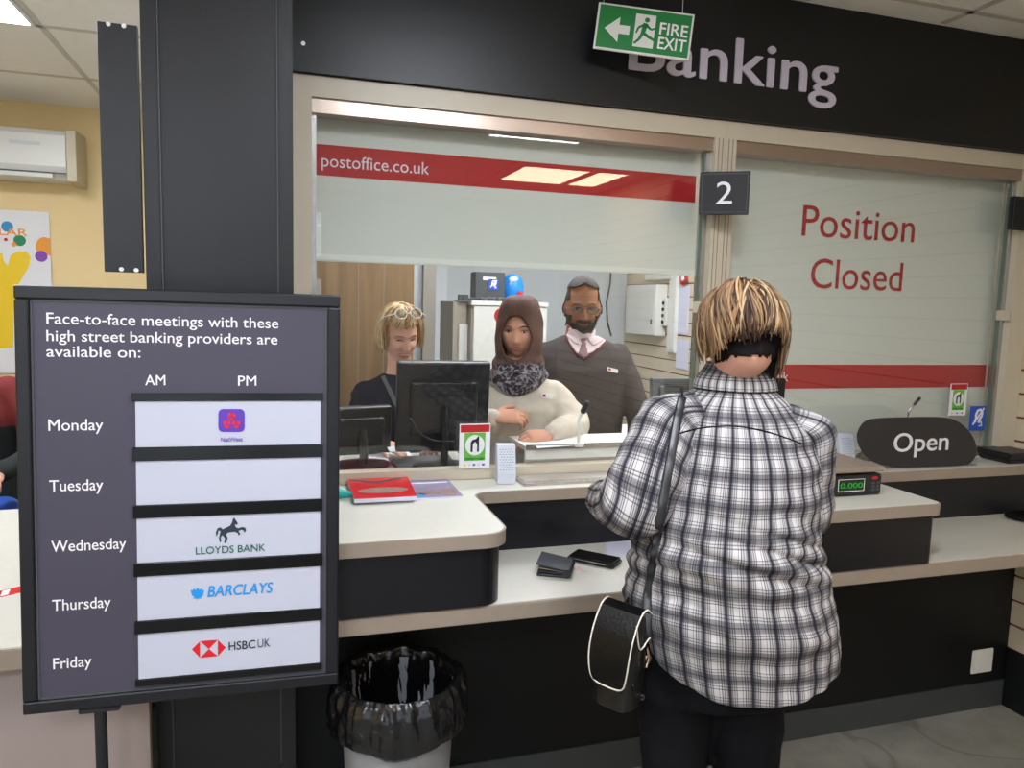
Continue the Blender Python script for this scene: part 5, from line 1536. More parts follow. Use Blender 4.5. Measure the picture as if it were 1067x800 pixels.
def shell(st, m, name, keep, offs, nu=110, nv=80, roughness=.0, S=None, rad=(.079, .1, .122), yo=.004, parent=None, fade=None):
    """hair or beard shell over the head: keep(x, y, z) in head units tells where it grows"""
    S = S or st['S']; Rm = st['Rh']; mb = MB(); G = {}
    back = Rm @ V((0, 0, 0)) + st['E']
    for j in range(nv + 1):
        ph = math.pi * (j + .01) / (nv + .02)
        for i in range(nu):
            th = 2 * math.pi * i / nu
            d = V((math.sin(ph) * math.cos(th), math.sin(ph) * math.sin(th), math.cos(ph)))
            o_ = Rm @ V((0, 0, 0)) + st['E']; dw = Rm @ d
            h_ = st['bv'].ray_cast(o_ + dw * .2, -dw)
            p = h_[0] if h_[0] is not None else o_ + dw * .1
            loc = Rm.transposed() @ (p - st['E']) / S
            G[(i, j)] = (p, dw, loc)
    vs_ = {}
    for j in range(nv):
        for i in range(nu):
            q = [(i, j), ((i + 1) % nu, j), ((i + 1) % nu, j + 1), (i, j + 1)]
            c = sum((G[k][2] for k in q), V()) / 4
            if not keep(c.x, c.y, c.z): continue
            if max((G[k][0] - G[l_][0]).length for k in q for l_ in q) > .022: continue
            f_ = []
            for k in q:
                if k not in vs_:
                    p, dw, loc = G[k]
                    t_ = offs(loc) + roughness * noise.noise(loc * 60)
                    vs_[k] = mb.bm.verts.new(p + dw * t_)
                f_.append(vs_[k])
            mb.bm.faces.new(f_)
    bmesh.ops.recalc_face_normals(mb.bm, faces=mb.bm.faces[:])
    bmesh.ops.solidify(mb.bm, geom=mb.bm.faces[:], thickness=.004)
    return mb.build(name, m, parent or st['root'], smooth=True)
M['hair_dark'] = mat('cropped_dark_hair', (46, 40, 38), .7, var=.5, vscale=60, bump=.8, bscale=300)
M['beard'] = mat('black_beard', (22, 19, 18), .8, var=.3, vscale=80, bump=.8, bscale=300)
shell(mn, 'hair_dark', 'hair', lambda x, y, z: (z > .078 - .0 * y and y < 0 and z > .078 + (.02 - abs(x) * .45)) or (y >= 0 and z > -.03) or (abs(x) > .06 and z > .03 and y > -.055), lambda l: .005 + (.008 if l.z > .07 else 0), roughness=.002)
shell(mn, 'beard', 'beard', lambda x, y, z: (y < .01 and abs(x) < .074 and z < -.03 and z > -.13 and not (abs(x) < .022 and -.073 < z < -.058) and (z < -.045 or abs(x) > .045) and (z < -.06 or abs(x) < .03 or abs(x) > .05)), lambda l: .003 + .008 * max(0, min(1, (-l.z - .06) / .04)), roughness=.002)
def glasses(st, z0, up, m, parent, tiltback=0.0, wide=1.0, name='glasses'):
    S = st['S']; Rm = st['Rh']; E_ = st['E']
    def L(x, y, z): return Rm @ (V((x, y, z)) * S) + E_
    g_ = MB()
    for sx in (-1, 1):
        pts = [L(sx * (.033 + .024 * math.cos(a)), -.103 + .006 * abs(math.cos(a)) + up, z0 + .0155 * math.sin(a)) for a in [k * math.pi / 12 for k in range(25)]]
        g_.tube(pts, .0016, n=6)
        g_.tube([L(sx * .057, -.097 + up, z0 + .004), L(sx * .074 * wide, -.07 + up, z0 + .004), L(sx * .078 * wide, .0 + up, z0 + .0)], .0017, n=6)
    g_.tube([L(-.010, -.105 + up, z0 + .004), L(0, -.108 + up, z0 + .007), L(.010, -.105 + up, z0 + .004)], .0017, n=6)
    o_ = g_.build(name, m, parent, smooth=True)
    ln = MB()
    for sx in (-1, 1):
        ln.prism([L(sx * (.033 + .023 * math.cos(a)), -.103 + up, z0 + .0145 * math.sin(a)) for a in [k * math.pi / 12 for k in range(24)]], Rm @ V((0, .001, 0)))
    ln.build('lens', 'acrylic', o_)
glasses(mn, -.002, -.004, 'grey_plastic', mn['root'], wide=1.02)

# ---------------------------------------------------------------- fair haired woman
E3 = PD(417, 349.5, 3.25)
bw_ = staff('smiling fair haired person in navy with glasses on head behind the large monitor', E3, math.radians(-12), dict(
    skin='skin_light', top='navy_cloth', topname='top', sh=.20, bw=.185, bd=.13, body_az=math.radians(2), nod=.24, tilt=-.05, S=.97, smile=1.0, closed=.75, HS=.9, brow='brow_fair',
    L=dict(e=PD(374, 455, 3.2), w=PD(393, 460, 3.0), h=dict(d=(.72, -.45, -.22), b=(.1, -.35, .9), t=(-.2, -.9, 0), c=(.2, .28, .34, .4))),
    R=dict(e=PD(455, 455, 3.28), w=V((.60, 2.98, .985)), h=dict(d=(-.3, -.9, -.05), b=(0, -.2, .95), t=(-.9, 0, 0)))))
hairc = [(206, 172, 122), (178, 138, 90), (226, 200, 158), (150, 112, 72)]
for k, c in enumerate(hairc): M['fair%d' % k] = mat('fair_hair_%d' % k, c, .45, spec=.4)
def multi(mb_list, mats, name, parent):
    """strands of several shades as one part"""
    full = bmesh.new()
    for k, mb in enumerate(mb_list):
        bmesh.ops.recalc_face_normals(mb.bm, faces=mb.bm.faces[:])
        for f_ in mb.bm.faces: f_.material_index = k
        me = bpy.data.meshes.new('t'); mb.bm.to_mesh(me); mb.bm.free(); full.from_mesh(me); bpy.data.meshes.remove(me)
    me = bpy.data.meshes.new(name); full.to_mesh(me); full.free()
    for m_ in mats: me.materials.append(M[m_])
    return link(name, me, None, parent, smooth=True)
def scalp(st, az_, el, off):
    """point over the head surface; az 0 = face, el from crown down (0..)"""
    S = st['S']; Rm = st['Rh']
    a = .078 + off; b = .100 + off; c = .121 + off
    x = math.sin(el) * math.sin(az_) * a; y = -math.sin(el) * math.cos(az_) * b + .006; z = math.cos(el) * c
    return Rm @ (V((x, y, z)) * S) + st['E']
shell(bw_, 'fair1', 'hair_base', lambda x, y, z: (z > .06 and y < 0) or (y >= -.01 and z > -.06) or (abs(x) > .064 and z > -.04 and y > -.05), lambda l: .008, roughness=.003)
mbs = [MB() for _ in hairc]
rnd = random.Random(8)
for k in range(520):
    a0 = rnd.uniform(-math.pi, math.pi)
    front = abs(a0) < .9
    if front:        # fringe swept across the forehead
        e1 = rnd.uniform(.85, 1.15)
        sweep = -.35
    else:
        e1 = rnd.uniform(1.7, 2.15); sweep = rnd.uniform(-.15, .15)
        if abs(a0) < 1.3: a0 = math.copysign(rnd.uniform(1.25, 1.6), a0)
    pts = []
    off0 = rnd.uniform(.006, .03)
    for j in range(9):
        s_ = j / 8
        el = .12 + (e1 - .12) * s_
        o_ = off0 * math.sin(math.pi * (.25 + .6 * s_)) + .004
        wv = .1 * math.sin(6 * s_ + k)
        if el > math.pi / 2 and not front:
            p = scalp(bw_, a0 + sweep * s_ + wv, math.pi / 2, o_ + .004) + V((0, 0, -(el - math.pi / 2) * .11))
        else: p = scalp(bw_, a0 + sweep * s_ + wv, el, o_)
        pts.append(p)
    strands(mbs[rnd.choice((0, 0, 1, 2, 3, 2))], [(pts, rnd.uniform(.7, 1.1))], .0034)
multi(mbs, ['fair%d' % k for k in range(4)], 'hair', bw_['root'])
g_ = MB()
def Lh(x, y, z): return bw_['Rh'] @ (V((x, y, z)) * bw_['S']) + bw_['E']
for sx in (-1, 1):
    g_.tube([Lh(sx * .034 + .026 * math.cos(a), -.102 + .03 * (1 + math.sin(a)) * .5, .125 + .018 * math.sin(a)) for a in [k * math.pi / 12 for k in range(25)]], .002, n=6)
    g_.tube([Lh(sx * .06, -.088, .125), Lh(sx * .098, -.04, .1), Lh(sx * .1, .01, .06)], .002, n=6)
g_.tube([Lh(-.009, -.09, .127), Lh(.009, -.09, .127)], .002, n=6)
gl = g_.build('glasses_on_head', 'white_plastic', bw_['root'], smooth=True)
ln = MB()
for sx in (-1, 1): ln.prism([Lh(sx * .034 + .025 * math.cos(a), -.102 + .03 * (1 + math.sin(a)) * .5, .125 + .017 * math.sin(a)) for a in [k * math.pi / 12 for k in range(24)]], bw_['Rh'] @ V((0, .001, 0)))
ln.build('lens', 'acrylic', gl)
la = line_on(bw_, [(399, 392), (404, 402), (412, 420), (424, 438)], .006)
if len(la) > 2: MB().tube(la, .009, n=8, flat=.25, up=bw_['F']).build('lanyard', 'grey_plastic', bw_['root'])
la = line_on(bw_, [(399, 386), (403, 384), (408, 383)], .004)
if len(la) > 2: MB().tube(la, .007, n=8).build('red_collar', 'red', bw_['root'], smooth=True)

# ---------------------------------------------------------------- person at far left (only a shoulder and leg show)
sx_ = thing('person', 'person in brick red jacket and blue jeans seated beyond the side desk at left edge', 'person', (-1.45, 3.75, 0))
pb = MB()
hc = V((-1.56, 3.72, 1.36)); Rf = fr_of(V((.5, -.85, 0)))
hm = head_mesh(hc, Rf)
limb(hm, [hc + V((0, .02, -.06)), hc + V((0, .03, -.15)), hc + V((0, .03, -.22))], [.055, .052, .06])
hm.loft([(V((-1.56, 3.8, .55)), (.17, 0, 0), (0, .12, 0)), (V((-1.56, 3.79, .8)), (.16, 0, 0), (0, .11, 0)), (V((-1.56, 3.77, 1.0)), (.18, 0, 0), (0, .115, 0)), (V((-1.56, 3.76, 1.12)), (.16, 0, 0), (0, .08, 0)), (V((-1.56, 3.76, 1.18)), (.06, 0, 0), (0, .05, 0))], 24)
armR = [V((-1.39, 3.76, 1.1)), V((-1.25, 3.72, .86)), V((-1.36, 3.46, .80))]
armL = [V((-1.73, 3.76, 1.1)), V((-1.80, 3.7, .86)), V((-1.66, 3.46, .80))]
for A_ in (armR, armL):
    limb(hm, A_, [.045, .036, .026]); hand(hm, A_[2], (0.1, -1, -.1), (0, 0, 1), (-1 if A_ is armR else 1, 0, 0))
legs = [[V((x0, 3.78, .55)), V((x1, 3.42, .56)), V((x1, 3.42, .1))] for x0, x1 in ((-1.47, -1.27), (-1.65, -1.72))]
for A_ in legs: limb(hm, A_, [.075, .052, .035])
link('body', voxel(hm, .006, 2), 'skin_light', sx_, smooth=True)
tp = MB(); tp.loft([(V((-1.56, 3.8, .52)), (.2, 0, 0), (0, .15, 0)), (V((-1.56, 3.79, .8)), (.185, 0, 0), (0, .14, 0)), (V((-1.56, 3.77, 1.0)), (.2, 0, 0), (0, .135, 0)), (V((-1.56, 3.76, 1.12)), (.185, 0, 0), (0, .1, 0)), (V((-1.56, 3.76, 1.19)), (.08, 0, 0), (0, .07, 0))], 28)
for A_ in (armR, armL): limb(tp, [A_[0], A_[1], A_[1].lerp(A_[2], .9)], [.07, .062, .045])
tm = voxel(tp, .009, 4); wrinkle(tm, .008, lambda c: noise.noise(c * 10))
jm = mat('two_tone_jacket', (140, 38, 34), .85, bump=.3, bscale=300)
nt = jm.node_tree; tc = nt.nodes.new('ShaderNodeTexCoord'); sp2 = nt.nodes.new('ShaderNodeSeparateXYZ'); nt.links.new(tc.outputs['Object'], sp2.inputs[0])
rr_ = nt.nodes.new('ShaderNodeValToRGB'); rr_.color_ramp.interpolation = 'CONSTANT'; rr_.color_ramp.elements[0].color = lin((26, 32, 30)); rr_.color_ramp.elements[1].position = .955; rr_.color_ramp.elements[1].color = lin((112, 32, 30))
nt.links.new(sp2.outputs['Z'], rr_.inputs[0]); nt.links.new(rr_.outputs[0], nt.nodes['Principled BSDF'].inputs['Base Color'])
link('jacket', tm, jm, sx_, smooth=True)
tp = MB(); tp.loft([(V((-1.56, 3.8, .6)), (.18, 0, 0), (0, .13, 0)), (V((-1.56, 3.78, .48)), (.19, 0, 0), (0, .15, 0))], 24)
for A_ in legs: limb(tp, [A_[0], A_[1], A_[1].lerp(A_[2], .5), A_[2]], [.1, .075, .065, .055])
link('jeans', voxel(tp, .01, 4), 'blue_cloth', sx_, smooth=True)
for A_ in legs: shoe(sx_, A_[2], V((0, -1, 0)))
shell(dict(S=1, Rh=Rf, E=hc, bv=bvh_of(sx_.children[0].data) if False else BVHTree.FromPolygons([v.co + sx_.matrix_basis.translation for v in sx_.children[0].data.vertices], [tuple(p.vertices) for p in sx_.children[0].data.polygons]), root=sx_), 'hair_dark', 'hair', lambda x, y, z: (z > .08 and y < 0) or (y >= 0 and z > -.04), lambda l: .01)
ch = thing('stool', 'padded dark seat under the person beyond the side desk', 'chair', (-1.56, 3.85, 0))
MB().box((-1.78, 3.66, .36), (-1.34, 4.06, .415), bev=.015).build('seat', 'black_plastic', ch)
for dx in (-.19, .19):
    for dy in (-.16, .17): MB().cyl((-1.56 + dx, 3.86 + dy, 0), (-1.56 + dx, 3.86 + dy, .36), .014, n=12).build('leg', 'steel', ch)

sx_.location.x += .27; ch.location.x += .27

# ================================================================== CUSTOMER
DC = 1.67
FZ = math.radians(24)
cF = V((math.sin(FZ), math.cos(FZ), 0)); cL = V((math.cos(FZ), -math.sin(FZ), 0))   # facing, her right
cu = thing('person', 'person seen from behind in black and white checked shirt standing at counter', 'person', (.95, 1.42, 0))
Hc = PD(771, 352, DC + .02)
hazim = math.radians(12)
Rh = fr_of(V((math.sin(hazim), math.cos(hazim), 0))) @ Matrix.Rotation(.22, 3, 'X')
sk = head_mesh(Hc, Rh, .91)
def ring_px(y, xl, xr, hd, fwd=0.0, d=DC):
    a = PD(xl, y, d); b = PD(xr, y, d); c = (a + b) / 2
    return (c + cF * fwd, cL * ((b - a).length / 2), cF * hd)
prof = [(700, 664, 864, .152, .0), (682, 660, 866, .156, .0), (662, 656, 867, .162, .0), (636, 655, 866, .166, -.004), (600, 656, 860, .162, -.006), (565, 660, 853, .155, -.004), (530, 666, 853, .150, .004), (495, 674, 853, .146, .014), (465, 684, 848, .138, .024), (443, 694, 840, .122, .034), (426, 706, 828, .100, .042), (412, 722, 814, .08, .048), (402, 734, 803, .066, .05), (396, 741, 799, .06, .052)]
rings = [ring_px(*p) for p in prof]
sk.loft([(c, a * .86, b * .86) for c, a, b in rings[2:-1]], 32)
neckb = rings[-1][0]
limb(sk, [Hc + Rh @ V((0, .038, -.035)), Hc.lerp(neckb, .55) - cF * .018, neckb + V((0, 0, .02)) - cF * .004, neckb - V((0, 0, .03)), neckb - V((0, 0, .1))], [.056, .055, .055, .056, .07])
shl = PD(706, 436, DC - .01) + cF * .02; shr = PD(836, 447, DC) + cF * .02
ell_ = PD(660, 530, DC - .09); elr = PD(838, 535, DC + .02) + cF * .03
wrl = V((.84, 1.86, 1.03)); wrr = V((1.22, 1.80, 1.03))
for sh, el, wr, sd in ((shl, ell_, wrl, 1), (shr, elr, wrr, -1)):
    limb(sk, [sh, sh.lerp(el, .5), el, el.lerp(wr, .4), wr], [.036, .042, .04, .038, .026])
    d_ = (V((.99, 2.1, .99)) - wr).normalized()
    hand(sk, wr + d_ * .01, d_, V((0, 0, 1)), cL * sd, (.35, .4, .45, .5), .92)
legp = []
for px in (704, 779):
    tp_ = PD(px, 690, DC - .0); kn = PD(px + 1, 800, DC + .0); hpx = tp_
    an = V((kn.x - .0, kn.y + .02, .09)); kn = V((kn.x, kn.y + .01, .47))
    legp.append((tp_, kn, an))
    limb(sk, [tp_, tp_.lerp(kn, .5), kn, kn.lerp(an, .4), an], [.07, .065, .055, .05, .035])
me = voxel(sk, .0045, 2); cbv = bvh_of(me)
link('body', me, 'skin_light', cu, smooth=True)
tr = MB()
pc = (legp[0][0] + legp[1][0]) / 2
tr.loft([(pc + V((0, 0, .16)), cL * .16, cF * .12), (pc, cL * .16, cF * .125), (pc + V((0, 0, -.06)), cL * .15, cF * .12)], 28)
for hp, kn, an in legp: limb(tr, [hp, hp.lerp(kn, .55), kn, kn.lerp(an, .5), an + V((0, 0, -.02))], [.085, .078, .066, .058, .052], n=24)
tm = voxel(tr, .008, 4); wrinkle(tm, .005, lambda c: noise.noise(V((c.x * 12, c.y * 12, c.z * 22))))
link('trousers', tm, 'black_cloth', cu, smooth=True)
for hp, kn, an in legp: shoe(cu, an, cF)

# checked shirt
def plaid():
    m = bpy.data.materials.new('checked_cotton'); m.use_nodes = True
    nt = m.node_tree; b = nt.nodes['Principled BSDF']; b.inputs['Roughness'].default_value = .85; b.inputs['Specular IOR Level'].default_value = .15
    uv = nt.nodes.new('ShaderNodeUVMap'); uv.uv_map = 'weave'
    sep = nt.nodes.new('ShaderNodeSeparateXYZ'); nt.links.new(uv.outputs[0], sep.inputs[0])
    def band(sock, period, stops, off=0):
        a = nt.nodes.new('ShaderNodeMath'); a.operation = 'MULTIPLY_ADD'; a.inputs[1].default_value = 1 / period; a.inputs[2].default_value = off; nt.links.new(sock, a.inputs[0])
        f = nt.nodes.new('ShaderNodeMath'); f.operation = 'FRACT'; nt.links.new(a.outputs[0], f.inputs[0])
        r = nt.nodes.new('ShaderNodeValToRGB'); r.color_ramp.interpolation = 'CONSTANT'
        e = r.color_ramp.elements
        while len(e) > 1: e.remove(e[0])
        e[0].position = 0; e[0].color = (stops[0][1],) * 3 + (1,)
        for p_, v_ in stops[1:]:
            n_ = e.new(p_); n_.color = (v_,) * 3 + (1,)
        nt.links.new(f.outputs[0], r.inputs[0]); return r.outputs[0]
    vx = band(sep.outputs['X'], .0445, [(0, .05), (.12, .3), (.2, .75), (.25, .3), (.29, .8), (.34, .3), (.38, 1), (.60, .5), (.64, 1), (.72, .2), (.76, .8), (.82, .3), (.86, .75), (.93, .35)])
    vy = band(sep.outputs['Y'], .057, [(0, .34), (.08, .16), (.13, .34), (.27, .8), (.33, .4), (.37, .9), (.44, .4), (.47, 1), (.74, .35), (.78, .9), (.84, .4), (.88, .85), (.94, .4)])
    mx = nt.nodes.new('ShaderNodeMix'); mx.data_type = 'RGBA'; mx.blend_type = 'MULTIPLY'; mx.inputs['Factor'].default_value = 1
    nt.links.new(vx, mx.inputs['A']); nt.links.new(vy, mx.inputs['B'])
    m2 = nt.nodes.new('ShaderNodeMix'); m2.data_type = 'RGBA'
    m2.inputs['A'].default_value = lin((22, 22, 34)); m2.inputs['B'].default_value = lin((182, 178, 177))
    nt.links.new(mx.outputs['Result'], m2.inputs['Factor']); nt.links.new(m2.outputs['Result'], b.inputs['Base Color'])
    tc = nt.nodes.new('ShaderNodeTexCoord'); n2 = nt.nodes.new('ShaderNodeTexNoise'); n2.inputs['Scale'].default_value = 350; nt.links.new(tc.outputs['Object'], n2.inputs['Vector'])
    bp = nt.nodes.new('ShaderNodeBump'); bp.inputs['Strength'].default_value = .3; bp.inputs['Distance'].default_value = .001; nt.links.new(n2.outputs['Fac'], bp.inputs['Height']); nt.links.new(bp.outputs[0], b.inputs['Normal'])
    return m
M['plaid'] = plaid()
def interp(keys, t_):
    x = t_ * (len(keys) - 1); i = min(int(x), len(keys) - 2); s_ = x - i
    a, b, c, d = keys[max(i - 1, 0)], keys[i], keys[i + 1], keys[min(i + 2, len(keys) - 1)]
    return tuple(.5 * ((2 * q) + (r_ - p) * s_ + (2 * p - 5 * q + 4 * r_ - t2) * s_ * s_ + (3 * q - p - 3 * r_ + t2) * s_ ** 3) for p, q, r_, t2 in zip(a, b, c, d))
def cloth_loft(keys, nu, nv, uvR, disp, hem=None, solid=.002, name='shirt', parent=None, voff=0.0, vfun=None):
    bm = bmesh.new(); uvl = bm.loops.layers.uv.new('weave'); G = []
    run = 0; pc_ = None
    for j in range(nv + 1):
        c, a, b = interp(keys, j / nv)
        if pc_ is not None: run += (c - pc_).length
        pc_ = c.copy()
        row = []
        n0 = a.cross(b).normalized()
        for i in range(nu):
            t_ = 2 * math.pi * i / nu; ca, sa = math.cos(t_), math.sin(t_)
            p = c + a * ca + b * sa
            if hem: p = hem(p, t_, j / nv)
            out_ = (a.normalized() * ca + b.normalized() * sa)
            dsp = disp(p, t_, j / nv)
            row.append((bm.verts.new(p + out_ * dsp), (t_, run)))
        G.append(row)
    for j in range(nv):
        for i in range(nu):
            k = (i + 1) % nu
            f = bm.faces.new((G[j][i][0], G[j][k][0], G[j + 1][k][0], G[j + 1][i][0]))
            uu = [(i, j), (i + 1, j), (i + 1, j + 1), (i, j + 1)]
            for l, (ii, jj) in zip(f.loops, uu):
                v_ = G[jj][ii % nu][0].co.z if vfun is None else G[jj][ii % nu][1][1]
                l[uvl].uv = (2 * math.pi * ii / nu * uvR, v_ + voff)
    bmesh.ops.recalc_face_normals(bm, faces=bm.faces[:])
    me = bpy.data.meshes.new(name); bm.to_mesh(me); bm.free()
    o = link(name, me, 'plaid', parent, smooth=True)
    s_ = o.modifiers.new('thickness', 'SOLIDIFY'); s_.thickness = solid; s_.offset = -1
    return o
zh0 = rings[0][0].z; zhip = rings[4][0].z
def hem(p, t_, s_):
    if p.z >= zhip: return p
    k = (zhip - p.z) / (zhip - zh0)
    side = abs(math.cos(t_)) ** 2.2
    lift = (.085 if math.cos(t_) < 0 else .05) * side + (.03 if math.sin(t_) > 0 else 0)
    q = p.copy(); q.z += lift * k
    return q
def fold_t(p, t_, s_):
    n1 = noise.noise(V((p.x * 5, p.y * 5, p.z * 13))); n2 = noise.noise(V((math.cos(t_) * 5, math.sin(t_) * 5, p.z * 2.0 + 7)))
    n3 = noise.noise(V((p.x * 16 + 9, p.y * 16, p.z * 26)))
    lowb = max(0, 1 - abs(p.z - 1.02) / .16)
    drag = (abs(noise.noise(V((p.x * 4 + p.z * 5, p.y * 4, p.z * 20 + p.x * 5)))) - .2) * .022 * lowb
    hemw = max(0, (.95 - p.z) / .25)
    return .011 * n1 + .006 * n3 + 1.5 * drag + hemw * .015 * n2 + .003 * noise.noise(V((p.x * 40, p.y * 40, p.z * 30)))
shirt = cloth_loft([(c, a * 1.0, b * 1.02) for c, a, b in rings], 260, 240, .205, fold_t, hem, name='shirt', parent=cu)
def fold_s(p, t_, s_):
    return .009 * noise.noise(V((p.x * 9, p.y * 9, p.z * 15))) + .006 * noise.noise(V((p.x * 22, p.y * 22, p.z * 30)))
def sleeve(pts, rads, up):
    keys = []
    for i, p in enumerate(pts):
        t_ = (pts[min(i + 1, len(pts) - 1)] - pts[max(i - 1, 0)]).normalized()
        a = t_.cross(V(up)).normalized(); b = t_.cross(a)
        keys.append((p, a * rads[i], b * rads[i] * (1.12 if 0 < i < len(pts) - 1 else 1)))
    return cloth_loft(keys, 110, 120, .066, fold_s, name='sleeve', parent=shirt, vfun=1)
shl0 = shl + cL * .05 + V((0, 0, .012)); shr0 = shr - cL * .05 + V((0, 0, .008))
sleeve([shl0, shl.lerp(ell_, .08), shl.lerp(ell_, .5), ell_ + V((0, 0, .01)), ell_.lerp(wrl, .3), ell_.lerp(wrl, .75), ell_.lerp(wrl, .95)], [.052, .066, .071, .069, .058, .046, .04], cL)
sleeve([shr0, shr.lerp(elr, .08), shr.lerp(elr, .5), elr, elr.lerp(wrr, .3), elr.lerp(wrr, .75), elr.lerp(wrr, .95)], [.05, .062, .066, .064, .056, .046, .04], cL)
# collar
nk = neckb
ck = [(nk + V((0, 0, -.022)) - cF * .006, cL * .094, cF * .082), (nk + V((0, 0, -.004)) - cF * .003, cL * .09, cF * .078), (nk + V((0, 0, .018)) + cF * .0, cL * .074, cF * .068), (nk + V((0, 0, .03)) + cF * .002, cL * .066, cF * .061), (nk + V((0, 0, .033)) + cF * .003, cL * .062, cF * .057), (nk + V((0, 0, .01)), cL * .057, cF * .053)]
cloth_loft(ck, 120, 24, .205, lambda p, t_, s_: .0015 * noise.noise(p * 30), name='collar', parent=shirt, voff=.02)
# yoke seam line
dg = bpy.context.evaluated_depsgraph_get(); dg.update()
wm_ = cu.matrix_basis
sb = BVHTree.FromPolygons([wm_ @ v.co for o_ in [shirt] + [c for c in shirt.children if c.name.startswith('sleeve')] for v in o_.data.vertices],
    [tuple(i + base for i in p.vertices) for o_, base in zip([shirt] + [c for c in shirt.children if c.name.startswith('sleeve')], [0, len(shirt.data.vertices), len(shirt.data.vertices) + len([c for c in shirt.children if c.name.startswith('sleeve')][0].data.vertices)]) for p in o_.data.polygons])
def on_shirt(pts, off, k=8):
    P = cr([V((x, y, 0)) for x, y in pts], k); out = []
    for q in P:
        d = ray(q.x, q.y); h_ = sb.ray_cast(CAM, d)
        if h_[0] is not None: out.append(h_[0] - d * off)
    return out
ys = on_shirt([(706, 452), (730, 446), (765, 444), (800, 450), (835, 462)], .0005)
if len(ys) > 3: MB().tube(ys, .0016, n=6).build('yoke_seam', 'black_cloth', shirt, smooth=True)

# hair: dark underlayer at the nape, highlighted bob over it
cst = dict(S=.90, Rh=Rh, E=Hc, bv=cbv, root=cu)
M['bob0'] = mat('hair_brown', (112, 86, 64), .6, spec=.25); M['bob1'] = mat('hair_caramel', (146, 114, 80), .6, spec=.25)
M['bob2'] = mat('hair_dark_brown', (66, 48, 38), .6, spec=.25); M['bob3'] = mat('hair_pale_streak', (172, 144, 108), .6, spec=.25); M['bob4'] = mat('hair_near_black', (24, 19, 19), .8, spec=.12)
shell(cst, 'bob4', 'hair_base', lambda x, y, z: (z > .06 and y < 0) or (y >= 0 and z > -.058 + .008 * noise.noise(V((x * 90, 3, 0)))) or (abs(x) > .062 and z > -.04 and y > -.05), lambda l: .010 if l.z > -.01 else .0035, roughness=.003)
shell(cst, 'bob2', 'hair_base', lambda x, y, z: (z > .06 and y < 0) or (y >= 0 and z > -.004 + .012 * noise.noise(V((x * 60, 5, 0)))) or (abs(x) > .062 and z > -.04 and y > -.05), lambda l: .0125, roughness=.003)
mbs = [MB() for _ in range(5)]
rnd = random.Random(21)
clumps = [(-math.pi + 2 * math.pi * (i + rnd.uniform(-.3, .3)) / 54, rnd.choice((0, 0, 1, 1, 0, 3, 2, 2)), rnd.uniform(-.13, .13), rnd.uniform(0, 6.28), rnd.uniform(-.3, .3), rnd.uniform(-.004, .006)) for i in range(54)]
for k in range(1500):
    layer = rnd.random()
    clump = rnd.choice(clumps)
    a0 = clump[0] + rnd.uniform(-.11, .11)            # 0 = face, pi = nape
    if a0 > math.pi: a0 -= 2 * math.pi
    if a0 < -math.pi: a0 += 2 * math.pi
    back = abs(a0) > 2.2
    side = 1.0 < abs(a0) <= 2.2
    el1 = 1.62 + .22 * rnd.random() if back else (rnd.uniform(1.8, 2.35) if side else rnd.uniform(1.0, 1.5))
    if back: el1 = rnd.uniform(1.35, 1.80) + .3 * max(0, 2.65 - abs(a0))
    if side: el1 = rnd.uniform(1.7, 2.05) if a0 > 0 else rnd.uniform(1.95, 2.5)
    el1 += clump[2]
    if layer < .3: el1 *= rnd.uniform(.6, .85)
    el0 = rnd.uniform(.05, .5) if layer > .35 else rnd.uniform(.3, .9)
    lift = max(.003, rnd.uniform(.004, .020) + .014 * noise.noise(V((math.cos(a0) * 2.5, math.sin(a0) * 2.5, layer * 2))))
    pts = []
    ph = clump[3] + rnd.uniform(-.4, .4); wf = 5.5 + clump[4] * 6; wa = rnd.uniform(.09, .17)
    sw_ = clump[4] + rnd.uniform(-.07, .07); lift += clump[5]
    for j in range(11):
        s_ = j / 10; el = el0 + (el1 - el0) * s_
        o_ = .007 + lift * math.sin(math.pi * (.12 + .75 * s_)) + (.010 * s_ if back else .006 * s_)
        az_ = a0 + sw_ * s_ + wa * math.sin(wf * s_ + ph) * s_ ** .5
        if el > math.pi / 2:
            p = scalp(cst, az_, math.pi / 2, o_) + V((0, 0, -(el - math.pi / 2) * .115 * .93))
        else: p = scalp(cst, az_, el, o_)
        pts.append(p)
    q_ = rnd.uniform(.0018, .0034)
    mbs[clump[1] if rnd.random() < .6 else rnd.choice((0, 1, 2, 3, 0))].tube(pts, [q_ * (.45 + .55 * math.sin(math.pi * min(1, .15 + .8 * j / 10))) for j in range(11)], n=6, flat=.5)
for k in range(320):             # dark nape layer and long dark side pieces
    a0 = rnd.uniform(2.3, 4.28)
    e1 = rnd.uniform(1.8, 2.12) + (.3 if a0 > 3.9 else 0)
    pts = []
    for j in range(8):
        el = 1.2 + (e1 - 1.2) * j / 7; o_ = .009 + .004 * math.sin(j + k) - .002 * j / 7
        az_ = a0 + .04 * math.sin(j + k)
        p = scalp(cst, az_, min(el, math.pi / 2), o_)
        if el > math.pi / 2: p += V((0, 0, -(el - math.pi / 2) * .115)) + (Rh @ V((0, -.03, 0))) * (el - math.pi / 2)
        pts.append(p)
    mbs[4].tube(pts, [.0032 * (1 - .08 * j) for j in range(8)], n=6, flat=.5)
multi(mbs, ['bob%d' % k for k in range(5)], 'hair', cu)
for sx in (-1, 1):
    p = Rh @ (V((sx * .077, .008, -.045)) * .93) + Hc
    MB().ell(p, .003, .003, .005).build('earring', 'brass', cu, smooth=True)

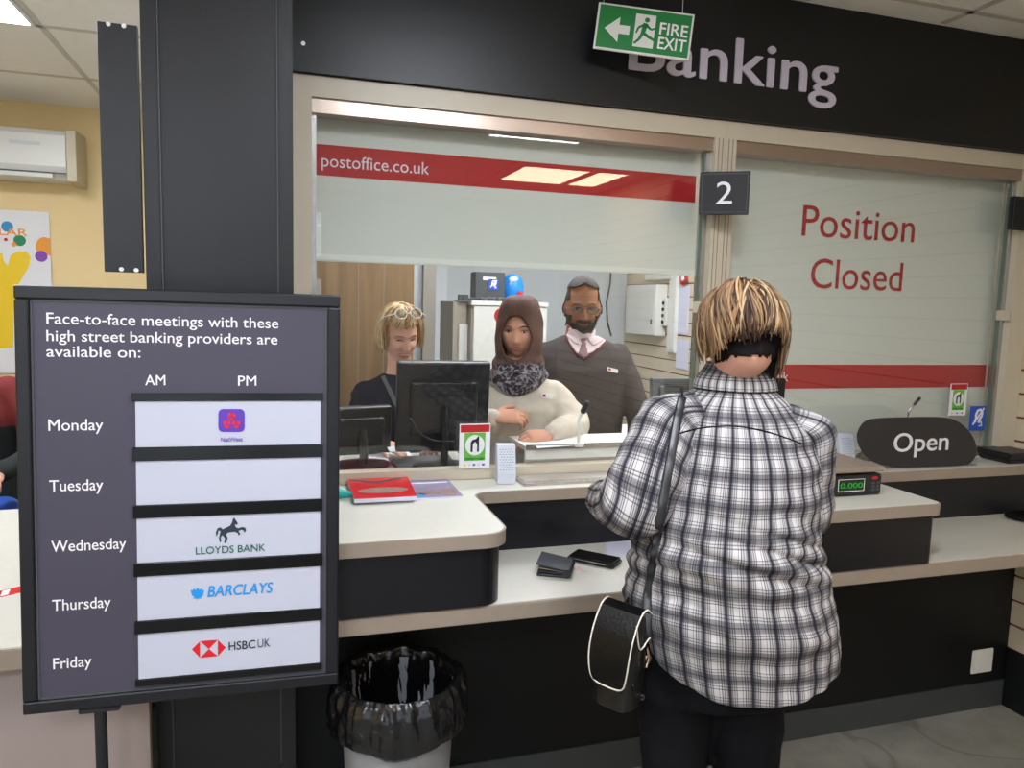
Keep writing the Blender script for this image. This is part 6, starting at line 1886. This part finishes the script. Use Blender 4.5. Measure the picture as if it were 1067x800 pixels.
# ---------------------------------------------------------------- shoulder bag
bg_c = PD(647, 678, 1.55)
hb = thing('shoulder_bag', 'black leather shoulder bag with cream piping hanging at the checked shirt', 'bag', (bg_c.x, bg_c.y, bg_c.z - .1))
vx_ = V((math.cos(-.9), math.sin(-.9), 0))      # bag length mostly along the view
# side panel seen by the viewer: build the bag in its own axes
bx_ = V((.86, .51, 0)).normalized(); by_ = V((-bx_.y, bx_.x, 0)); up_ = V((0, 0, 1))
tl = Matrix.Rotation(.12, 3, by_)
bx_ = tl @ bx_; up_ = tl @ up_
def B(x, y, z): return bg_c + bx_ * x * .85 + by_ * y * .68 + up_ * z
body = MB()
kk = [(-.112, .036, .052), (-.108, .042, .062), (-.06, .043, .066), (.0, .041, .064), (.05, .036, .06), (.075, .03, .055), (.08, .02, .045)]
def sqring(c, a, b, n=28, e=.45):
    return c, a, b, n, e
G = []
for z_, hx_, hy_ in kk:
    row = []
    for i in range(32):
        t_ = 2 * math.pi * i / 32; ca, sa = math.cos(t_), math.sin(t_)
        row.append(body.bm.verts.new(B(math.copysign(abs(ca) ** .5, ca) * hx_ + .006, math.copysign(abs(sa) ** .5, sa) * hy_, z_)))
    G.append(row)
for i in range(len(G) - 1):
    for k in range(32): body.bm.faces.new((G[i][k], G[i][(k + 1) % 32], G[i + 1][(k + 1) % 32], G[i + 1][k]))
body.bm.faces.new(G[0][::-1]); body.bm.faces.new(G[-1])
body.build('body', 'leather', hb, smooth='auto')
# flap: folded over the top, falling on the viewer's left side
fl = MB(); pts = [(.03, .084), (.005, .098), (-.02, .088), (-.042, .05), (-.052, .01), (-.052, -.03), (-.046, -.06)]
rows = []
for i, (x_, z_) in enumerate(pts):
    hy = .07 if i < 5 else (.066 if i == 5 else .05)
    rows.append([fl.bm.verts.new(B(x_, -hy + 2 * hy * k / 6, z_ - (.012 if i == 6 and k in (0, 6) else 0))) for k in range(7)])
for i in range(len(rows) - 1):
    for k in range(6): fl.bm.faces.new((rows[i][k], rows[i][k + 1], rows[i + 1][k + 1], rows[i + 1][k]))
bmesh.ops.solidify(fl.bm, geom=fl.bm.faces[:], thickness=.005)
flo = fl.build('flap', 'leather', hb, smooth='auto')
edge = [B(x_, -(.07 if i < 5 else (.066 if i == 5 else .05)) - .001, z_) for i, (x_, z_) in enumerate(pts)]
edge2 = [B(x_, +(.07 if i < 5 else (.066 if i == 5 else .05)) + .001, z_) for i, (x_, z_) in enumerate(pts)]
MB().tube(cr(edge + [B(-.048, 0, -.064)] + edge2[::-1], 3), .0018, n=6).build('piping', 'piping', flo, smooth=True)
# end panel piping and gusset
MB().tube(cr([B(-.03, -.066, .07), B(-.008, -.07, .02), B(.03, -.068, .035), B(.044, -.064, .03)], 5), .0017, n=6).build('piping', 'piping', hb, smooth=True)
cq = MB(); cq.tube(cr([B(.02, -.07, .02), B(.026, -.074, .0), B(.02, -.074, -.02)], 4), .006, n=10, flat=.6)
cq.cyl(B(.024, -.073, -.004), B(.024, -.08, -.004), .009, n=16)
cq.build('clasp', 'brass', hb, smooth='auto')
MB().tube(cr([B(-.02, -.066, -.05), B(-.0, -.07, -.075), B(.03, -.068, -.085)], 5), .004, n=8, flat=.5).build('strap_loop', 'leather', hb, smooth=True)
MB().cyl(B(.03, -.067, -.086), B(.03, -.071, -.086), .006, n=14).build('stud', 'steel', hb)
zp = MB()
for yy in (-.03, .0): zp.tube(cr([B(.012, yy, .094), B(.03, yy, .06), B(.044, yy, .02)], 4), .0022, n=6)
zp.build('zip', 'steel', hb, smooth=True)
# strap over the shoulder: back run lies on the shirt, front run drops before the hip
back_ = on_shirt([(711, 413), (706, 436), (700, 470), (693, 510), (686, 550), (680, 590), (674, 625)], .006)
front_ = [B(.01, .05, .085), V((.72, 1.55, 1.0)), V((.76, 1.58, 1.2)), shl + V((0, .09, .02))]
top_ = back_[0]
if len(back_) > 5:
    end_ = back_[-1]
    low = [end_.lerp(B(.04, -.05, .045), .5) - cF * .014, B(.04, -.05, .045), B(.04, -.066, .03)]
    path = back_ + low
    side_n = [ (CAM - p).normalized() for p in path]
    MB().tube(path, .0095, n=8, flat=.2, up=-cF).build('strap', 'black_plastic', hb, smooth=True)
fpath = cr([top_ + V((0, 0, .002)), top_ + cF * .03 + V((0, 0, .012)), top_ + cF * .085 + V((0, 0, -.02)), V((.80, 1.63, 1.2)), V((.80, 1.58, 1.0)), V((.785, 1.53, .9)), B(.03, .03, .085)], 6)
MB().tube(fpath, .0085, n=8, flat=.28, up=cL).build('strap', 'leather', hb, smooth=True)
